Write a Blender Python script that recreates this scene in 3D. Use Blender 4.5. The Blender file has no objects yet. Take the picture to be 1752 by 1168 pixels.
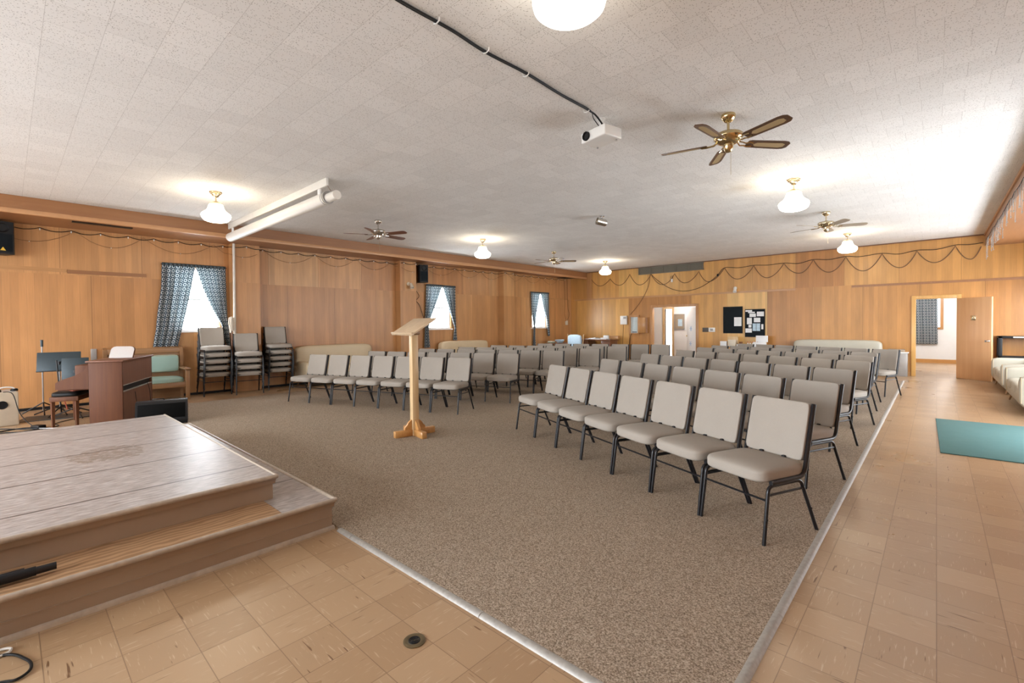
import bpy, bmesh, math, random
from mathutils import Vector, Matrix
random.seed(7)
R = math.radians
PI = math.pi
scene = bpy.context.scene
COL = scene.collection

# ------------------------------------------------------------------ materials
class N:
    """small node-tree helper"""
    def __init__(s, name):
        s.m = bpy.data.materials.new(name); s.m.use_nodes = True
        s.t = s.m.node_tree; s.t.nodes.clear()
        s.out = s.t.nodes.new('ShaderNodeOutputMaterial')
        s.b = s.t.nodes.new('ShaderNodeBsdfPrincipled')
        s.t.links.new(s.b.outputs[0], s.out.inputs[0])
    def n(s, typ, **kw):
        nd = s.t.nodes.new('ShaderNode' + typ)
        for k, v in kw.items():
            if hasattr(nd, k): setattr(nd, k, v)
        return nd
    def put(s, sock, v):
        if v is None: return
        if isinstance(v, bpy.types.NodeSocket): s.t.links.new(v, sock)
        else: sock.default_value = v
    def math(s, op, a, b=None, c=None):
        nd = s.n('Math', operation=op)
        s.put(nd.inputs[0], a); s.put(nd.inputs[1], b); s.put(nd.inputs[2], c)
        return nd.outputs[0]
    def mix(s, f, a, b, blend='MIX'):
        nd = s.n('Mix', data_type='RGBA', blend_type=blend)
        s.put(nd.inputs[0], f); s.put(nd.inputs[6], a); s.put(nd.inputs[7], b)
        return nd.outputs[2]
    def coord(s, what='Object'):
        return s.n('TexCoord').outputs[what]
    def sep(s, v):
        nd = s.n('SeparateXYZ'); s.put(nd.inputs[0], v); return nd.outputs
    def comb(s, x=0., y=0., z=0.):
        nd = s.n('CombineXYZ')
        for i, v in enumerate((x, y, z)): s.put(nd.inputs[i], v)
        return nd.outputs[0]
    def noise(s, v, scale, detail=3., rough=.55):
        nd = s.n('TexNoise'); s.put(nd.inputs['Vector'], v)
        nd.inputs['Scale'].default_value = scale; nd.inputs['Detail'].default_value = detail
        nd.inputs['Roughness'].default_value = rough
        return nd.outputs[0]
    def white(s, v):
        nd = s.n('TexWhiteNoise', noise_dimensions='3D'); s.put(nd.inputs[0], v); return nd.outputs[0]
    def ramp(s, f, pts):
        nd = s.n('ValToRGB'); cr = nd.color_ramp
        while len(cr.elements) < len(pts): cr.elements.new(.5)
        for e, (p, c) in zip(cr.elements, pts):
            e.position = p; e.color = c if len(c) == 4 else (*c, 1)
        s.put(nd.inputs[0], f); return nd.outputs[0]
    def scale(s, v, k):
        nd = s.n('VectorMath', operation='MULTIPLY'); s.put(nd.inputs[0], v); nd.inputs[1].default_value = k
        return nd.outputs[0]
    def bump(s, h, strength=.3, dist=.01):
        nd = s.n('Bump'); nd.inputs['Strength'].default_value = strength; nd.inputs['Distance'].default_value = dist
        s.put(nd.inputs['Height'], h); s.t.links.new(nd.outputs[0], s.b.inputs['Normal'])
    def set(s, color=None, rough=None, metal=None, spec=None, coat=None, sheen=None):
        if color is not None:
            if isinstance(color, tuple) and len(color) == 3: color = (*color, 1)
            s.put(s.b.inputs['Base Color'], color)
        if rough is not None: s.put(s.b.inputs['Roughness'], rough)
        if metal is not None: s.put(s.b.inputs['Metallic'], metal)
        if spec is not None: s.put(s.b.inputs['Specular IOR Level'], spec)
        if coat is not None: s.put(s.b.inputs['Coat Weight'], coat); s.b.inputs['Coat Roughness'].default_value = .25
        return s.m

def plain(name, col, rough=.5, metal=0., var=.12, scale=9., spec=None, bump=0.):
    n = N(name)
    f = n.noise(n.coord(), scale, 4.)
    c = n.mix(f, tuple(x * (1 - var) for x in col) + (1,), tuple(min(1, x * (1 + var)) for x in col) + (1,))
    if bump: n.bump(n.noise(n.coord(), scale * 12), bump, .004)
    return n.set(c, rough, metal, spec)

def emit(name, col, strength):
    n = N(name)
    e = n.n('Emission'); e.inputs[0].default_value = (*col, 1); e.inputs[1].default_value = strength
    n.t.links.new(e.outputs[0], n.out.inputs[0]); return n.m

def wood(name, dark, light, axis='z', rough=.4, scale=1., coat=.2):
    n = N(name)
    k = {'x': (1.2, 22, 22), 'y': (22, 1.2, 22), 'z': (22, 22, 1.2)}[axis]
    v = n.scale(n.coord(), tuple(a * scale for a in k))
    f = n.noise(v, 1., 5., .6)
    w = n.noise(n.scale(n.coord(), tuple(a * .14 * scale for a in k)), 1., 3.)
    f = n.math('ADD', n.math('MULTIPLY', f, .65), n.math('MULTIPLY', w, .45))
    c = n.ramp(f, [(.32, dark), (.7, light)])
    n.bump(f, .05, .003)
    return n.set(c, rough, coat=coat)

def panelling(name, axis, cols, off=0.0):
    """sheets of grooved plywood panelling; axis is the run of the wall"""
    n = N(name)
    X, Y, Z = n.sep(n.coord())
    u = Y if axis == 'y' else X
    u = n.math('ADD', u, off + 100 * 1.22)
    row = n.math('GREATER_THAN', Z, 2.52)
    us = n.math('ADD', u, n.math('MULTIPLY', row, .43))
    pid = n.math('FLOOR', n.math('DIVIDE', us, 1.22))
    pf = n.math('FRACT', n.math('DIVIDE', us, 1.22))
    rnd = n.white(n.comb(pid, n.math('MULTIPLY', row, 7.3), 3.1))
    base = n.ramp(rnd, [(0., cols[0]), (.35, cols[1]), (.7, cols[2]), (1., cols[3])])
    # plank strips inside one sheet
    sid = n.math('FLOOR', n.math('DIVIDE', us, .1017))
    sf = n.math('FRACT', n.math('DIVIDE', us, .1017))
    srnd = n.white(n.comb(sid, n.math('MULTIPLY', row, 3.7), 9.))
    g = n.math('MULTIPLY', n.math('LESS_THAN', sf, .035), n.math('GREATER_THAN', srnd, .25))
    joint = n.math('LESS_THAN', pf, .006)
    tone = n.math('ADD', .9, n.math('MULTIPLY', srnd, .2))
    gr = n.noise(n.comb(n.math('MULTIPLY', us, 60.), n.math('MULTIPLY', row, 5.), n.math('MULTIPLY', Z, 2.2)), 1., 4., .6)
    fig = n.noise(n.comb(n.math('MULTIPLY', us, 5.), n.math('ADD', n.math('MULTIPLY', row, 5.), n.math('MULTIPLY', pid, 2.)), n.math('MULTIPLY', Z, 1.1)), 1., 3., .5)
    tone = n.math('MULTIPLY', tone, n.math('ADD', .72, n.math('MULTIPLY', gr, .28)))
    tone = n.math('MULTIPLY', tone, n.math('ADD', .78, n.math('MULTIPLY', fig, .5)))
    tone = n.math('MULTIPLY', tone, n.math('SUBTRACT', 1., n.math('MULTIPLY', g, .22)))
    tone = n.math('MULTIPLY', tone, n.math('SUBTRACT', 1., n.math('MULTIPLY', joint, .5)))
    c = n.mix(1., base, n.comb(tone, tone, tone), 'MULTIPLY')
    n.bump(n.math('SUBTRACT', 1., n.math('MAXIMUM', g, joint)), .25, .003)
    return n.set(c, .34, spec=.5)

def m_ceiling():
    n = N('acoustic_tile')
    X, Y, Z = n.sep(n.coord())
    S = .305
    a = n.math('DIVIDE', n.math('SUBTRACT', n.math('ADD', Y, 100 * S), .216), S)
    rowf = n.math('FRACT', a); rowi = n.math('FLOOR', a)
    off = n.math('MULTIPLY', n.math('MODULO', rowi, 2.), .5)
    b = n.math('ADD', n.math('DIVIDE', n.math('SUBTRACT', n.math('ADD', X, 100 * S), .033), S), off)
    colf = n.math('FRACT', b); coli = n.math('FLOOR', b)
    e = .007
    j1 = n.math('LESS_THAN', n.math('MINIMUM', rowf, n.math('SUBTRACT', 1., rowf)), e)
    j2 = n.math('LESS_THAN', n.math('MINIMUM', colf, n.math('SUBTRACT', 1., colf)), e)
    j = n.math('MAXIMUM', j1, j2)
    vo = n.n('TexVoronoi'); n.put(vo.inputs['Vector'], n.coord()); vo.inputs['Scale'].default_value = 74.
    rr = n.white(vo.outputs['Position'])
    hole = n.math('MULTIPLY', n.math('LESS_THAN', vo.outputs['Distance'], n.math('ADD', .16, n.math('MULTIPLY', rr, .16))), n.math('GREATER_THAN', rr, .2))
    tid = n.white(n.comb(coli, rowi, 2.))
    base = n.mix(tid, (.76, .745, .72, 1), (.82, .805, .78, 1))
    stain = n.noise(n.coord(), .6, 4.)
    base = n.mix(n.math('MULTIPLY', stain, .22), base, (.60, .56, .51, 1))
    c = n.mix(n.math('MULTIPLY', hole, .58), base, (.2, .17, .14, 1))
    c = n.mix(n.math('MULTIPLY', j, .34), c, (.3, .27, .24, 1))
    n.bump(n.math('SUBTRACT', 1., n.math('MAXIMUM', hole, j)), .3, .003)
    return n.set(c, .85, spec=.2)

def m_tile():
    n = N('vinyl_tile')
    X, Y, Z = n.sep(n.coord())
    S = .25
    a = n.math('DIVIDE', n.math('ADD', n.math('SUBTRACT', X, .0085), 100.), S)
    b = n.math('DIVIDE', n.math('ADD', n.math('SUBTRACT', Y, .08), 100.), S)
    af = n.math('FRACT', a); bf = n.math('FRACT', b); ai = n.math('FLOOR', a); bi = n.math('FLOOR', b)
    def edge(f): return n.math('LESS_THAN', n.math('MINIMUM', f, n.math('SUBTRACT', 1., f)), .008)
    j = n.math('MAXIMUM', edge(af), edge(bf))
    par = n.math('MODULO', n.math('ADD', ai, bi), 2.)
    def streak(kx, ky): return n.comb(n.math('MULTIPLY', X, kx), n.math('MULTIPLY', Y, ky), n.math('ADD', n.math('MULTIPLY', ai, 3.7), n.math('MULTIPLY', bi, 1.9)))
    v1 = streak(10., 120.); v2 = streak(120., 10.)
    mv = n.n('Mix', data_type='VECTOR'); n.put(mv.inputs[0], par); n.put(mv.inputs[4], v1); n.put(mv.inputs[5], v2)
    f = n.noise(mv.outputs[1], 1., 3., .5)
    f2 = n.noise(n.scale(mv.outputs[1], (.5, .4, 1.)), 1., 2., .5)
    tid = n.white(n.comb(ai, bi, 1.))
    base = n.mix(tid, (.37, .235, .13, 1), (.44, .295, .172, 1))
    c = n.mix(n.ramp(f, [(.62, (0, 0, 0)), (.70, (.8, .8, .8))]), base, (.53, .39, .26, 1))
    c = n.mix(n.ramp(f2, [(.27, (1, 1, 1)), (.31, (0, 0, 0))]), c, (.16, .075, .03, 1))
    c = n.mix(n.math('MULTIPLY', j, .65), c, (.17, .09, .045, 1))
    w = n.noise(n.coord(), 1.3, 4.)
    n.bump(n.math('SUBTRACT', n.math('MULTIPLY', f, .2), j), .08, .002)
    r = n.math('ADD', .2, n.math('MULTIPLY', w, .22))
    return n.set(c, r, spec=.5)

def m_carpet():
    n = N('loop_carpet')
    v = n.coord()
    f = n.noise(v, 130., 2., .7)
    g = n.noise(v, 1.1, 4.)
    h = n.noise(n.scale(v, (60., 160., 1.)), 1., 2.)
    c = n.ramp(f, [(.34, (.12, .084, .055)), (.5, (.32, .252, .185)), (.66, (.56, .46, .36))])
    c = n.mix(n.math('MULTIPLY', g, .3), c, (.28, .21, .155, 1))
    n.bump(n.math('ADD', f, n.math('MULTIPLY', h, .4)), .6, .008)
    return n.set(c, .9, spec=.15)

def m_fabric(name, c0, c1):
    n = N(name)
    v = n.coord()
    f = n.noise(v, 260., 2.)
    g = n.noise(v, 6., 3.)
    c = n.mix(n.math('ADD', n.math('MULTIPLY', f, .6), n.math('MULTIPLY', g, .4)), (*c0, 1), (*c1, 1))
    n.bump(f, .25, .002)
    return n.set(c, .8, spec=.25)

def m_curtain():
    n = N('ring_print_cloth')
    uv = n.n('UVMap').outputs[0]
    X, Y, Z = n.sep(uv)
    a = n.math('DIVIDE', X, .095); b = n.math('DIVIDE', Y, .095)
    fx = n.math('SUBTRACT', n.math('FRACT', a), .5); fy = n.math('SUBTRACT', n.math('FRACT', b), .5)
    d = n.math('SQRT', n.math('ADD', n.math('MULTIPLY', fx, fx), n.math('MULTIPLY', fy, fy)))
    ring = n.math('MULTIPLY', n.math('GREATER_THAN', d, .2), n.math('LESS_THAN', d, .41))
    dot = n.math('GREATER_THAN', d, .62)
    m = n.math('MAXIMUM', ring, dot)
    c = n.mix(m, (.05, .08, .105, 1), (.66, .69, .70, 1))
    d1 = n.n('BsdfDiffuse'); n.put(d1.inputs[0], c)
    c2 = n.mix(m, (.07, .10, .12, 1), (.30, .34, .35, 1))
    tr = n.n('BsdfTranslucent'); n.put(tr.inputs[0], c2)
    tp = n.n('BsdfTransparent')
    mx = n.n('MixShader'); mx.inputs[0].default_value = .44
    n.t.links.new(d1.outputs[0], mx.inputs[1]); n.t.links.new(tr.outputs[0], mx.inputs[2])
    mx2 = n.n('MixShader'); mx2.inputs[0].default_value = .012
    n.t.links.new(mx.outputs[0], mx2.inputs[1]); n.t.links.new(tp.outputs[0], mx2.inputs[2])
    n.t.links.new(mx2.outputs[0], n.out.inputs[0])
    return n.m

def m_glass():
    n = N('window_glass')
    g = n.n('BsdfGlossy'); g.inputs['Roughness'].default_value = .02
    t = n.n('BsdfTransparent'); mx = n.n('MixShader'); mx.inputs[0].default_value = .06
    n.t.links.new(t.outputs[0], mx.inputs[1]); n.t.links.new(g.outputs[0], mx.inputs[2])
    n.t.links.new(mx.outputs[0], n.out.inputs[0]); return n.m

def m_stage():
    n = N('grey_stage_vinyl')
    X, Y, Z = n.sep(n.coord())
    a = n.math('DIVIDE', n.math('ADD', X, 73.88), .752)
    j = n.math('LESS_THAN', n.math('FRACT', a), .03)
    idr = n.white(n.comb(n.math('FLOOR', a), 1., 2.))
    f = n.noise(n.comb(n.math('MULTIPLY', X, 38.), n.math('ADD', n.math('MULTIPLY', Y, 9.), n.math('MULTIPLY', idr, 9.)), 0.), 1., 5., .65)
    g = n.noise(n.coord(), 1.4, 3.)
    c = n.ramp(f, [(.3, (.20, .165, .15)), (.5, (.37, .33, .31)), (.68, (.54, .50, .48))])
    c = n.mix(n.math('MULTIPLY', g, .3), c, (.30, .25, .22, 1))
    # worn patch on the deck
    dx = n.math('DIVIDE', n.math('ADD', X, .02), .32); dy = n.math('DIVIDE', n.math('SUBTRACT', Y, .58), .26)
    dd = n.math('ADD', n.math('MULTIPLY', dx, dx), n.math('MULTIPLY', dy, dy))
    ww = n.math('MULTIPLY', n.math('LESS_THAN', dd, n.math('MULTIPLY', n.noise(n.coord(), 9., 4.), 2.)), n.math('GREATER_THAN', n.noise(n.scale(n.coord(), (1.6, .7, 1.)), 22., 4.), .46))
    c = n.mix(n.math('MULTIPLY', ww, .6), c, (.17, .12, .08, 1))
    c = n.mix(n.math('MULTIPLY', j, .85), c, (.07, .055, .05, 1))
    n.bump(n.math('SUBTRACT', f, j), .12, .003)
    return n.set(c, n.math('ADD', .27, n.math('MULTIPLY', f, .2)), spec=.5)

def m_oakvinyl():
    n = N('oak_grain_vinyl')
    X, Y, Z = n.sep(n.coord())
    w = n.n('TexWave', wave_type='BANDS', bands_direction='X')
    n.put(w.inputs['Vector'], n.comb(n.math('MULTIPLY', X, 1.), n.math('MULTIPLY', Y, .55), 0.))
    w.inputs['Scale'].default_value = 7.; w.inputs['Distortion'].default_value = 7.; w.inputs['Detail'].default_value = 2.; w.inputs['Detail Scale'].default_value = 1.1
    f = w.outputs['Fac'] if 'Fac' in w.outputs else w.outputs[1]
    c = n.ramp(f, [(.2, (.30, .165, .08)), (.8, (.47, .29, .16))])
    return n.set(c, .4)

def m_marbletaupe(name='taupe_paint'):
    n = N(name)
    f = n.noise(n.coord(), 5., 3.)
    c = n.mix(f, (.33, .245, .18, 1), (.38, .29, .215, 1))
    chip = n.math('GREATER_THAN', n.noise(n.scale(n.coord(), (1., .6, 1.)), 17., 2.), .79)
    c = n.mix(chip, c, (.62, .56, .49, 1))
    return n.set(c, .24, spec=.55)

M = {}
M['pan_l'] = panelling('wall_panelling_warm', 'y', [(.50, .235, .09), (.60, .31, .125), (.54, .265, .10), (.66, .38, .17)], .08)
M['pan_b'] = panelling('wall_panelling_honey', 'x', [(.44, .19, .05), (.60, .30, .085), (.70, .38, .11), (.78, .47, .16)], .33)
M['trim'] = wood('varnished_trim', (.34, .155, .055), (.5, .26, .10), 'z', .32)
M['trim_y'] = wood('varnished_trim_run', (.36, .17, .06), (.54, .29, .12), 'y', .32)
M['trim_x'] = wood('varnished_trim_cross', (.36, .17, .06), (.54, .29, .12), 'x', .32)
M['soffit'] = wood('soffit_board', (.27, .115, .045), (.33, .15, .06), 'y', .42)
M['ceil'] = m_ceiling(); M['tile'] = m_tile(); M['carpet'] = m_carpet()
M['fabric'] = m_fabric('beige_grey_weave', (.305, .27, .232), (.395, .352, .305))
M['black_steel'] = plain('black_enamel_steel', (.010, .010, .012), .3, 0., .1, spec=.4)
M['black_plastic'] = plain('black_plastic', (.008, .008, .009), .5, spec=.3)
M['white_plastic'] = plain('white_plastic', (.78, .77, .74), .4, 0., .04)
M['cream_paint'] = plain('cream_paint', (.74, .70, .63), .5, 0., .06)
M['white_wall'] = plain('white_wall_paint', (.78, .78, .78), .7, 0., .03)
M['alu'] = plain('scuffed_aluminium', (.36, .34, .31), .5, .15, .35, 40.)
M['brass'] = plain('polished_brass', (.62, .49, .27), .18, 1., .06)
M['antique_brass'] = plain('pale_brass', (.70, .60, .42), .22, 1., .06)
M['nickel'] = plain('brushed_nickel', (.62, .58, .52), .25, 1., .06)
M['chrome'] = plain('chrome', (.75, .75, .77), .12, 1., .03)
M['blade_dark'] = wood('walnut_blade', (.07, .032, .016), (.12, .06, .03), 'x', .35)
M['blade_red'] = wood('mahogany_blade', (.09, .025, .016), (.14, .045, .026), 'x', .35)
M['blade_pale'] = plain('washed_oak_blade', (.36, .30, .23), .4)
M['cane'] = plain('woven_cane', (.42, .31, .16), .6, 0., .35, 220.)
M['globe'] = emit('lit_opal_glass', (1., .86, .66), 11.)
M['drum'] = emit('lit_drum_diffuser', (1., .91, .76), 3.2)
M['curtain'] = m_curtain(); M['glass'] = m_glass()
M['vinyl_white'] = plain('white_window_frame', (.8, .8, .79), .4, 0., .03)
M['stage'] = m_stage(); M['taupe'] = m_marbletaupe(); M['oakv'] = m_oakvinyl()
M['taupe_lt'] = plain('worn_taupe_edge', (.42, .35, .28), .28, 0., .3, 22.)
M['pine'] = wood('pale_pine', (.55, .36, .17), (.70, .50, .28), 'z', .4)
M['pine_o'] = wood('orange_pine', (.44, .20, .055), (.58, .30, .10), 'x', .4)
M['pine_y'] = wood('oak_board', (.46, .32, .19), (.62, .46, .30), 'y', .4)
M['piano'] = wood('mahogany_case', (.075, .020, .005), (.13, .042, .012), 'z', .65, 1., 0.)
M['piano_b'] = wood('dull_mahogany', (.14, .058, .034), (.21, .095, .058), 'z', .5, 1., 0.)
M['oak_mid'] = wood('mid_oak', (.22, .11, .045), (.34, .18, .08), 'z', .4)
M['oak_mid_y'] = wood('mid_oak_long', (.22, .11, .045), (.34, .18, .08), 'y', .4)
M['seafoam'] = m_fabric('seafoam_vinyl', (.27, .40, .35), (.36, .49, .43))
M['sofa_cream'] = plain('cream_vinyl', (.46, .43, .35), .38, 0., .06, 4.)
M['sofa_tan'] = plain('tan_vinyl', (.62, .50, .33), .42, 0., .1, 4.)
M['mat'] = m_fabric('teal_door_mat', (.085, .19, .19), (.13, .26, .26))
M['matte_black'] = plain('matte_black_mesh', (.004, .004, .004), .9, 0., .1, spec=.1)
M['honey'] = wood('honey_casing', (.56, .30, .08), (.70, .41, .14), 'z', .35)
M['grille'] = plain('grey_green_grille', (.14, .13, .10), .6, 0., .2, 60.)
M['board'] = plain('charcoal_felt_board', (.012, .016, .02), .85, 0., .2, spec=.15)
M['paper'] = plain('white_paper', (.80, .81, .82), .7, 0., .05)
M['paper_b'] = plain('pale_blue_print', (.48, .62, .74), .6, 0., .4, 18.)
M['grey_metal'] = plain('grey_metal', (.36, .34, .32), .4, .3)
M['pan_grey'] = plain('blue_grey_panel', (.52, .60, .62), .4, .1)
M['yellow'] = plain('yellow_badge', (.85, .55, .03), .4)
M['amp'] = plain('cream_cabinet', (.62, .53, .41), .5)
M['slate'] = plain('slate_blue_metal', (.035, .052, .062), .4, .2)
M['blue_print'] = plain('blue_white_chintz', (.45, .58, .68), .7, 0., .3, 30.)
M['darkwood'] = wood('dark_desk', (.12, .045, .02), (.20, .08, .035), 'x', .3)
M['red'] = plain('red_print', (.55, .12, .07), .6)
M['green'] = plain('green_bowl', (.22, .30, .2), .5)
M['wire_tan'] = plain('tan_cord', (.17, .09, .04), .6)
M['clear_bulb'] = plain('frosted_bulb', (.85, .82, .75), .2, 0., .03)
M['dull_bulb'] = plain('clear_grey_bulb', (.40, .39, .37), .15, .3)
M['door'] = wood('light_door_veneer', (.56, .30, .135), (.66, .38, .19), 'z', .35, .6)
M['beige_plastic'] = plain('beige_plastic', (.66, .58, .46), .45)
M['gold_tack'] = plain('brass_tack', (.6, .48, .28), .35, .6)
M['white_rope'] = plain('cotton_strands', (.62, .54, .44), .9, 0., .3, 60.)
M['decal'] = plain('blue_snowflake', (.38, .52, .74), .6)
M['kraft'] = plain('kraft_mount', (.33, .26, .19), .7)
M['cocoa'] = plain('soffit_edge', (.50, .26, .12), .4)

# ------------------------------------------------------------------ mesh builder
class MB:
    def __init__(s): s.bm = bmesh.new(); s.flat = []
    def _add(s, verts, mat):
        if mat is not None:
            for v in verts: v.co = mat @ v.co
    def box(s, x0, x1, y0, y1, z0, z1, bev=0., seg=2, mat=None):
        r = bmesh.ops.create_cube(s.bm, size=1.)
        vs = r['verts']
        c = Vector(((x0 + x1) / 2, (y0 + y1) / 2, (z0 + z1) / 2)); d = (abs(x1 - x0), abs(y1 - y0), abs(z1 - z0))
        for v in vs: v.co = Vector((v.co.x * d[0], v.co.y * d[1], v.co.z * d[2])) + c
        if bev:
            b = min(bev, min(d) * .49)
            es = list({e for v in vs for e in v.link_edges})
            rr = bmesh.ops.bevel(s.bm, geom=es, offset=b, segments=seg, affect='EDGES', profile=.5)
            bf = set(rr['faces'])
            vs = list({v for f in bf for v in f.verts} | {v for v in vs if v.is_valid})
            for f in {f for v in vs for f in v.link_faces}:
                f.normal_update()
                if max(abs(x) for x in f.normal) > .9995: s.flat.append(f)
        s._add(vs, mat); return s
    def ring_loft(s, rings, cap=True, closed=True):
        prev = None; first = None
        for ring in rings:
            vs = [s.bm.verts.new(p) for p in ring]
            if prev:
                k = len(vs)
                for i in range(k if closed else k - 1):
                    j = (i + 1) % k
                    try: s.bm.faces.new((prev[i], prev[j], vs[j], vs[i]))
                    except ValueError: pass
            else: first = vs
            prev = vs
        if cap:
            for f in (list(reversed(first)), prev):
                try: s.bm.faces.new(f)
                except ValueError: pass
        return s
    def tube(s, pts, r, seg=10, cap=True, flat=None):
        pts = [Vector(p) for p in pts]; rings = []
        up = None
        for i, p in enumerate(pts):
            a = pts[max(i - 1, 0)]; b = pts[min(i + 1, len(pts) - 1)]
            t = (b - a).normalized()
            if up is None:
                ref = Vector((1, 0, 0)) if abs(t.x) < .9 else Vector((0, 0, 1))
                up = (ref - t * ref.dot(t)).normalized()
            else: up = (up - t * up.dot(t)).normalized()
            sd = t.cross(up)
            rr = r[i] if isinstance(r, (list, tuple)) else r
            k = flat or 1.
            rings.append([p + up * rr * math.cos(q) + sd * rr * k * math.sin(q) for q in [2 * PI * j / seg for j in range(seg)]])
        return s.ring_loft(rings, cap)
    def lathe(s, prof, seg=24, c=(0, 0, 0), cap=True, mat=None):
        n0 = len(s.bm.verts); c = Vector(c)
        rings = [[c + Vector((r * math.cos(2 * PI * j / seg), r * math.sin(2 * PI * j / seg), z)) for j in range(seg)] for r, z in prof]
        if mat is not None: rings = [[mat @ p for p in rg] for rg in rings]
        return s.ring_loft(rings, cap)
    def cyl(s, a, b, r, seg=14): return s.tube([a, b], r, seg)
    def prism(s, poly, h0, h1, plane='xy', mat=None):
        def P(a, b, h): return {'xy': (a, b, h), 'xz': (a, h, b), 'yz': (h, a, b)}[plane]
        rings = [[Vector(P(a, b, h)) for a, b in poly] for h in (h0, h1)]
        if mat is not None: rings = [[mat @ p for p in rg] for rg in rings]
        return s.ring_loft(rings)
    def pillow(s, c, w, d, t, e=6., n=8, dome=0., mat=None, sag=None):
        n += 1; verts = {}; K = n
        def vert(i, j, k):
            key = (i, j, k)
            if key not in verts: verts[key] = s.bm.verts.new((2 * i / K - 1, 2 * j / K - 1, 2 * k / K - 1))
            return verts[key]
        for i in range(K):
            for j in range(K):
                for q in (0, K):
                    s.bm.faces.new([vert(q, *x) for x in ((i, j), (i + 1, j), (i + 1, j + 1), (i, j + 1))])
                    s.bm.faces.new([vert(x[0], q, x[1]) for x in ((i, j), (i + 1, j), (i + 1, j + 1), (i, j + 1))])
                    s.bm.faces.new([vert(x[0], x[1], q) for x in ((i, j), (i + 1, j), (i + 1, j + 1), (i, j + 1))])
        vs = list(verts.values())
        c = Vector(c)
        for v in vs:
            p = v.co
            q = Vector([math.copysign(abs(x) ** .8, x) for x in p])
            L = (abs(q.x) ** e + abs(q.y) ** e + abs(q.z) ** e) ** (1 / e)
            q = q / L
            z = q.z * t / 2
            if dome: z += dome * max(0, 1 - q.x * q.x) * max(0, 1 - q.y * q.y) * (1 if q.z > 0 else .0)
            o = Vector((q.x * w / 2, q.y * d / 2, z))
            if sag: o = sag(o)
            o += c
            v.co = mat @ o if mat is not None else o
        return s
    def ball(s, c, r, seg=10, sc=(1, 1, 1)):
        rr = bmesh.ops.create_uvsphere(s.bm, u_segments=seg, v_segments=max(6, seg // 2 + 2), radius=r)
        for v in rr['verts']: v.co = Vector((v.co.x * sc[0], v.co.y * sc[1], v.co.z * sc[2])) + Vector(c)
        return s
    def sheet(s, grid, uvs=None):
        vs = [[s.bm.verts.new(p) for p in row] for row in grid]
        lay = s.bm.loops.layers.uv.verify() if uvs else None
        for i in range(len(vs) - 1):
            for j in range(len(vs[0]) - 1):
                f = s.bm.faces.new((vs[i][j], vs[i][j + 1], vs[i + 1][j + 1], vs[i + 1][j]))
                if uvs:
                    for l, (a, b) in zip(f.loops, ((i, j), (i, j + 1), (i + 1, j + 1), (i + 1, j))): l[lay].uv = uvs[a][b]
        return s
    def mesh(s, name, sharp=47):
        bmesh.ops.recalc_face_normals(s.bm, faces=s.bm.faces)
        for f in s.bm.faces: f.smooth = True
        for f in s.flat:
            if f.is_valid: f.smooth = False
        me = bpy.data.meshes.new(name); s.bm.to_mesh(me); s.bm.free()
        me.set_sharp_from_angle(angle=R(sharp))
        return me
    def build(s, name, mat, parent=None, sharp=47, label=None):
        me = s.mesh(name, sharp)
        me.materials.append(M[mat] if isinstance(mat, str) else mat)
        o = bpy.data.objects.new(name, me); COL.objects.link(o)
        if parent is not None: o.parent = parent
        if label: o['label'] = label
        return o

def tag(o, label, cat, group=None):
    o['label'] = label; o['category'] = cat
    if group: o['group'] = group
    return o
def thing(name, label, cat, loc=(0, 0, 0), rz=0., group=None):
    o = bpy.data.objects.new(name, None); COL.objects.link(o)
    o.location = loc; o.rotation_euler = (0, 0, rz); o.empty_display_size = .1
    return tag(o, label, cat, group)
def struct(o):
    o['kind'] = 'structure'; return o
def dup(root, label, loc=None, rz=None, group=None):
    r = root.copy(); COL.objects.link(r)
    if loc is not None: r.location = loc
    if rz is not None: r.rotation_euler = (0, 0, rz)
    r['label'] = label
    if group: r['group'] = group
    for ch in list(root.children):
        c = ch.copy(); COL.objects.link(c); c.parent = r
        for g in list(ch.children):
            d = g.copy(); COL.objects.link(d); d.parent = c
    return r

# ------------------------------------------------------------------ room measures
CZ = 3.62                        # ceiling
YB, YF = 16.45, -4.6             # back wall (door end), front wall behind the stage
XR = 2.15                        # wall along the tiled aisle
WX0, WM = -12.25, .0395          # window wall: x = WX0 + WM*y (slightly out of square)
WA = -math.atan(WM)
WMAT = Matrix.Translation((WX0, 0, 0)) @ Matrix.Rotation(WA, 4, 'Z')
CW = math.cos(WA)
def WU(y): return y / CW          # run along the window wall for a world y
def WP(n, y, z): return WMAT @ Vector((n, WU(y), z))
def onwall(o): o.matrix_world = WMAT; return o

# floor, carpet, strips
struct(MB().box(-12.6, XR + .1, YF - .1, 23.2, -.12, 0).build('floor', 'tile'))
struct(MB().box(-12.6, XR + .1, YF - .1, 23.2, CZ, CZ + .12).build('ceiling', 'ceil'))
car = MB().box(-10.75, -.60, 1.635, 14.9, -.001, .012).build('carpet', 'carpet')
tag(car, 'large brown flecked carpet under the rows of chairs', 'carpet')
st = thing('carpet_edging', 'scuffed metal edging strip between brown carpet and tan tiles', 'edging', (-.59, 1.6, 0))
segs = [1.6, 2.62, 4.6, 7.0, 10.0, 14.9]
for a, b in zip(segs, segs[1:]):
    MB().prism([(-.024, 0), (-.018, .012), (.006, .017), (.02, .009), (.026, 0)], a - 1.6 + .004, b - 1.6, 'xz').build('strip', 'alu', st)
st2 = thing('carpet_edging', 'scuffed metal edging strip from stage corner along the carpet front', 'edging', (-3.22, 1.625, 0))
for a, b in ((0, .18), (.184, 1.5), (1.504, 2.61)):
    MB().prism([(-.024, 0), (-.02, .009), (-.006, .017), (.018, .012), (.024, 0)], a, b, 'yz').build('strip', 'alu', st2)

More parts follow.
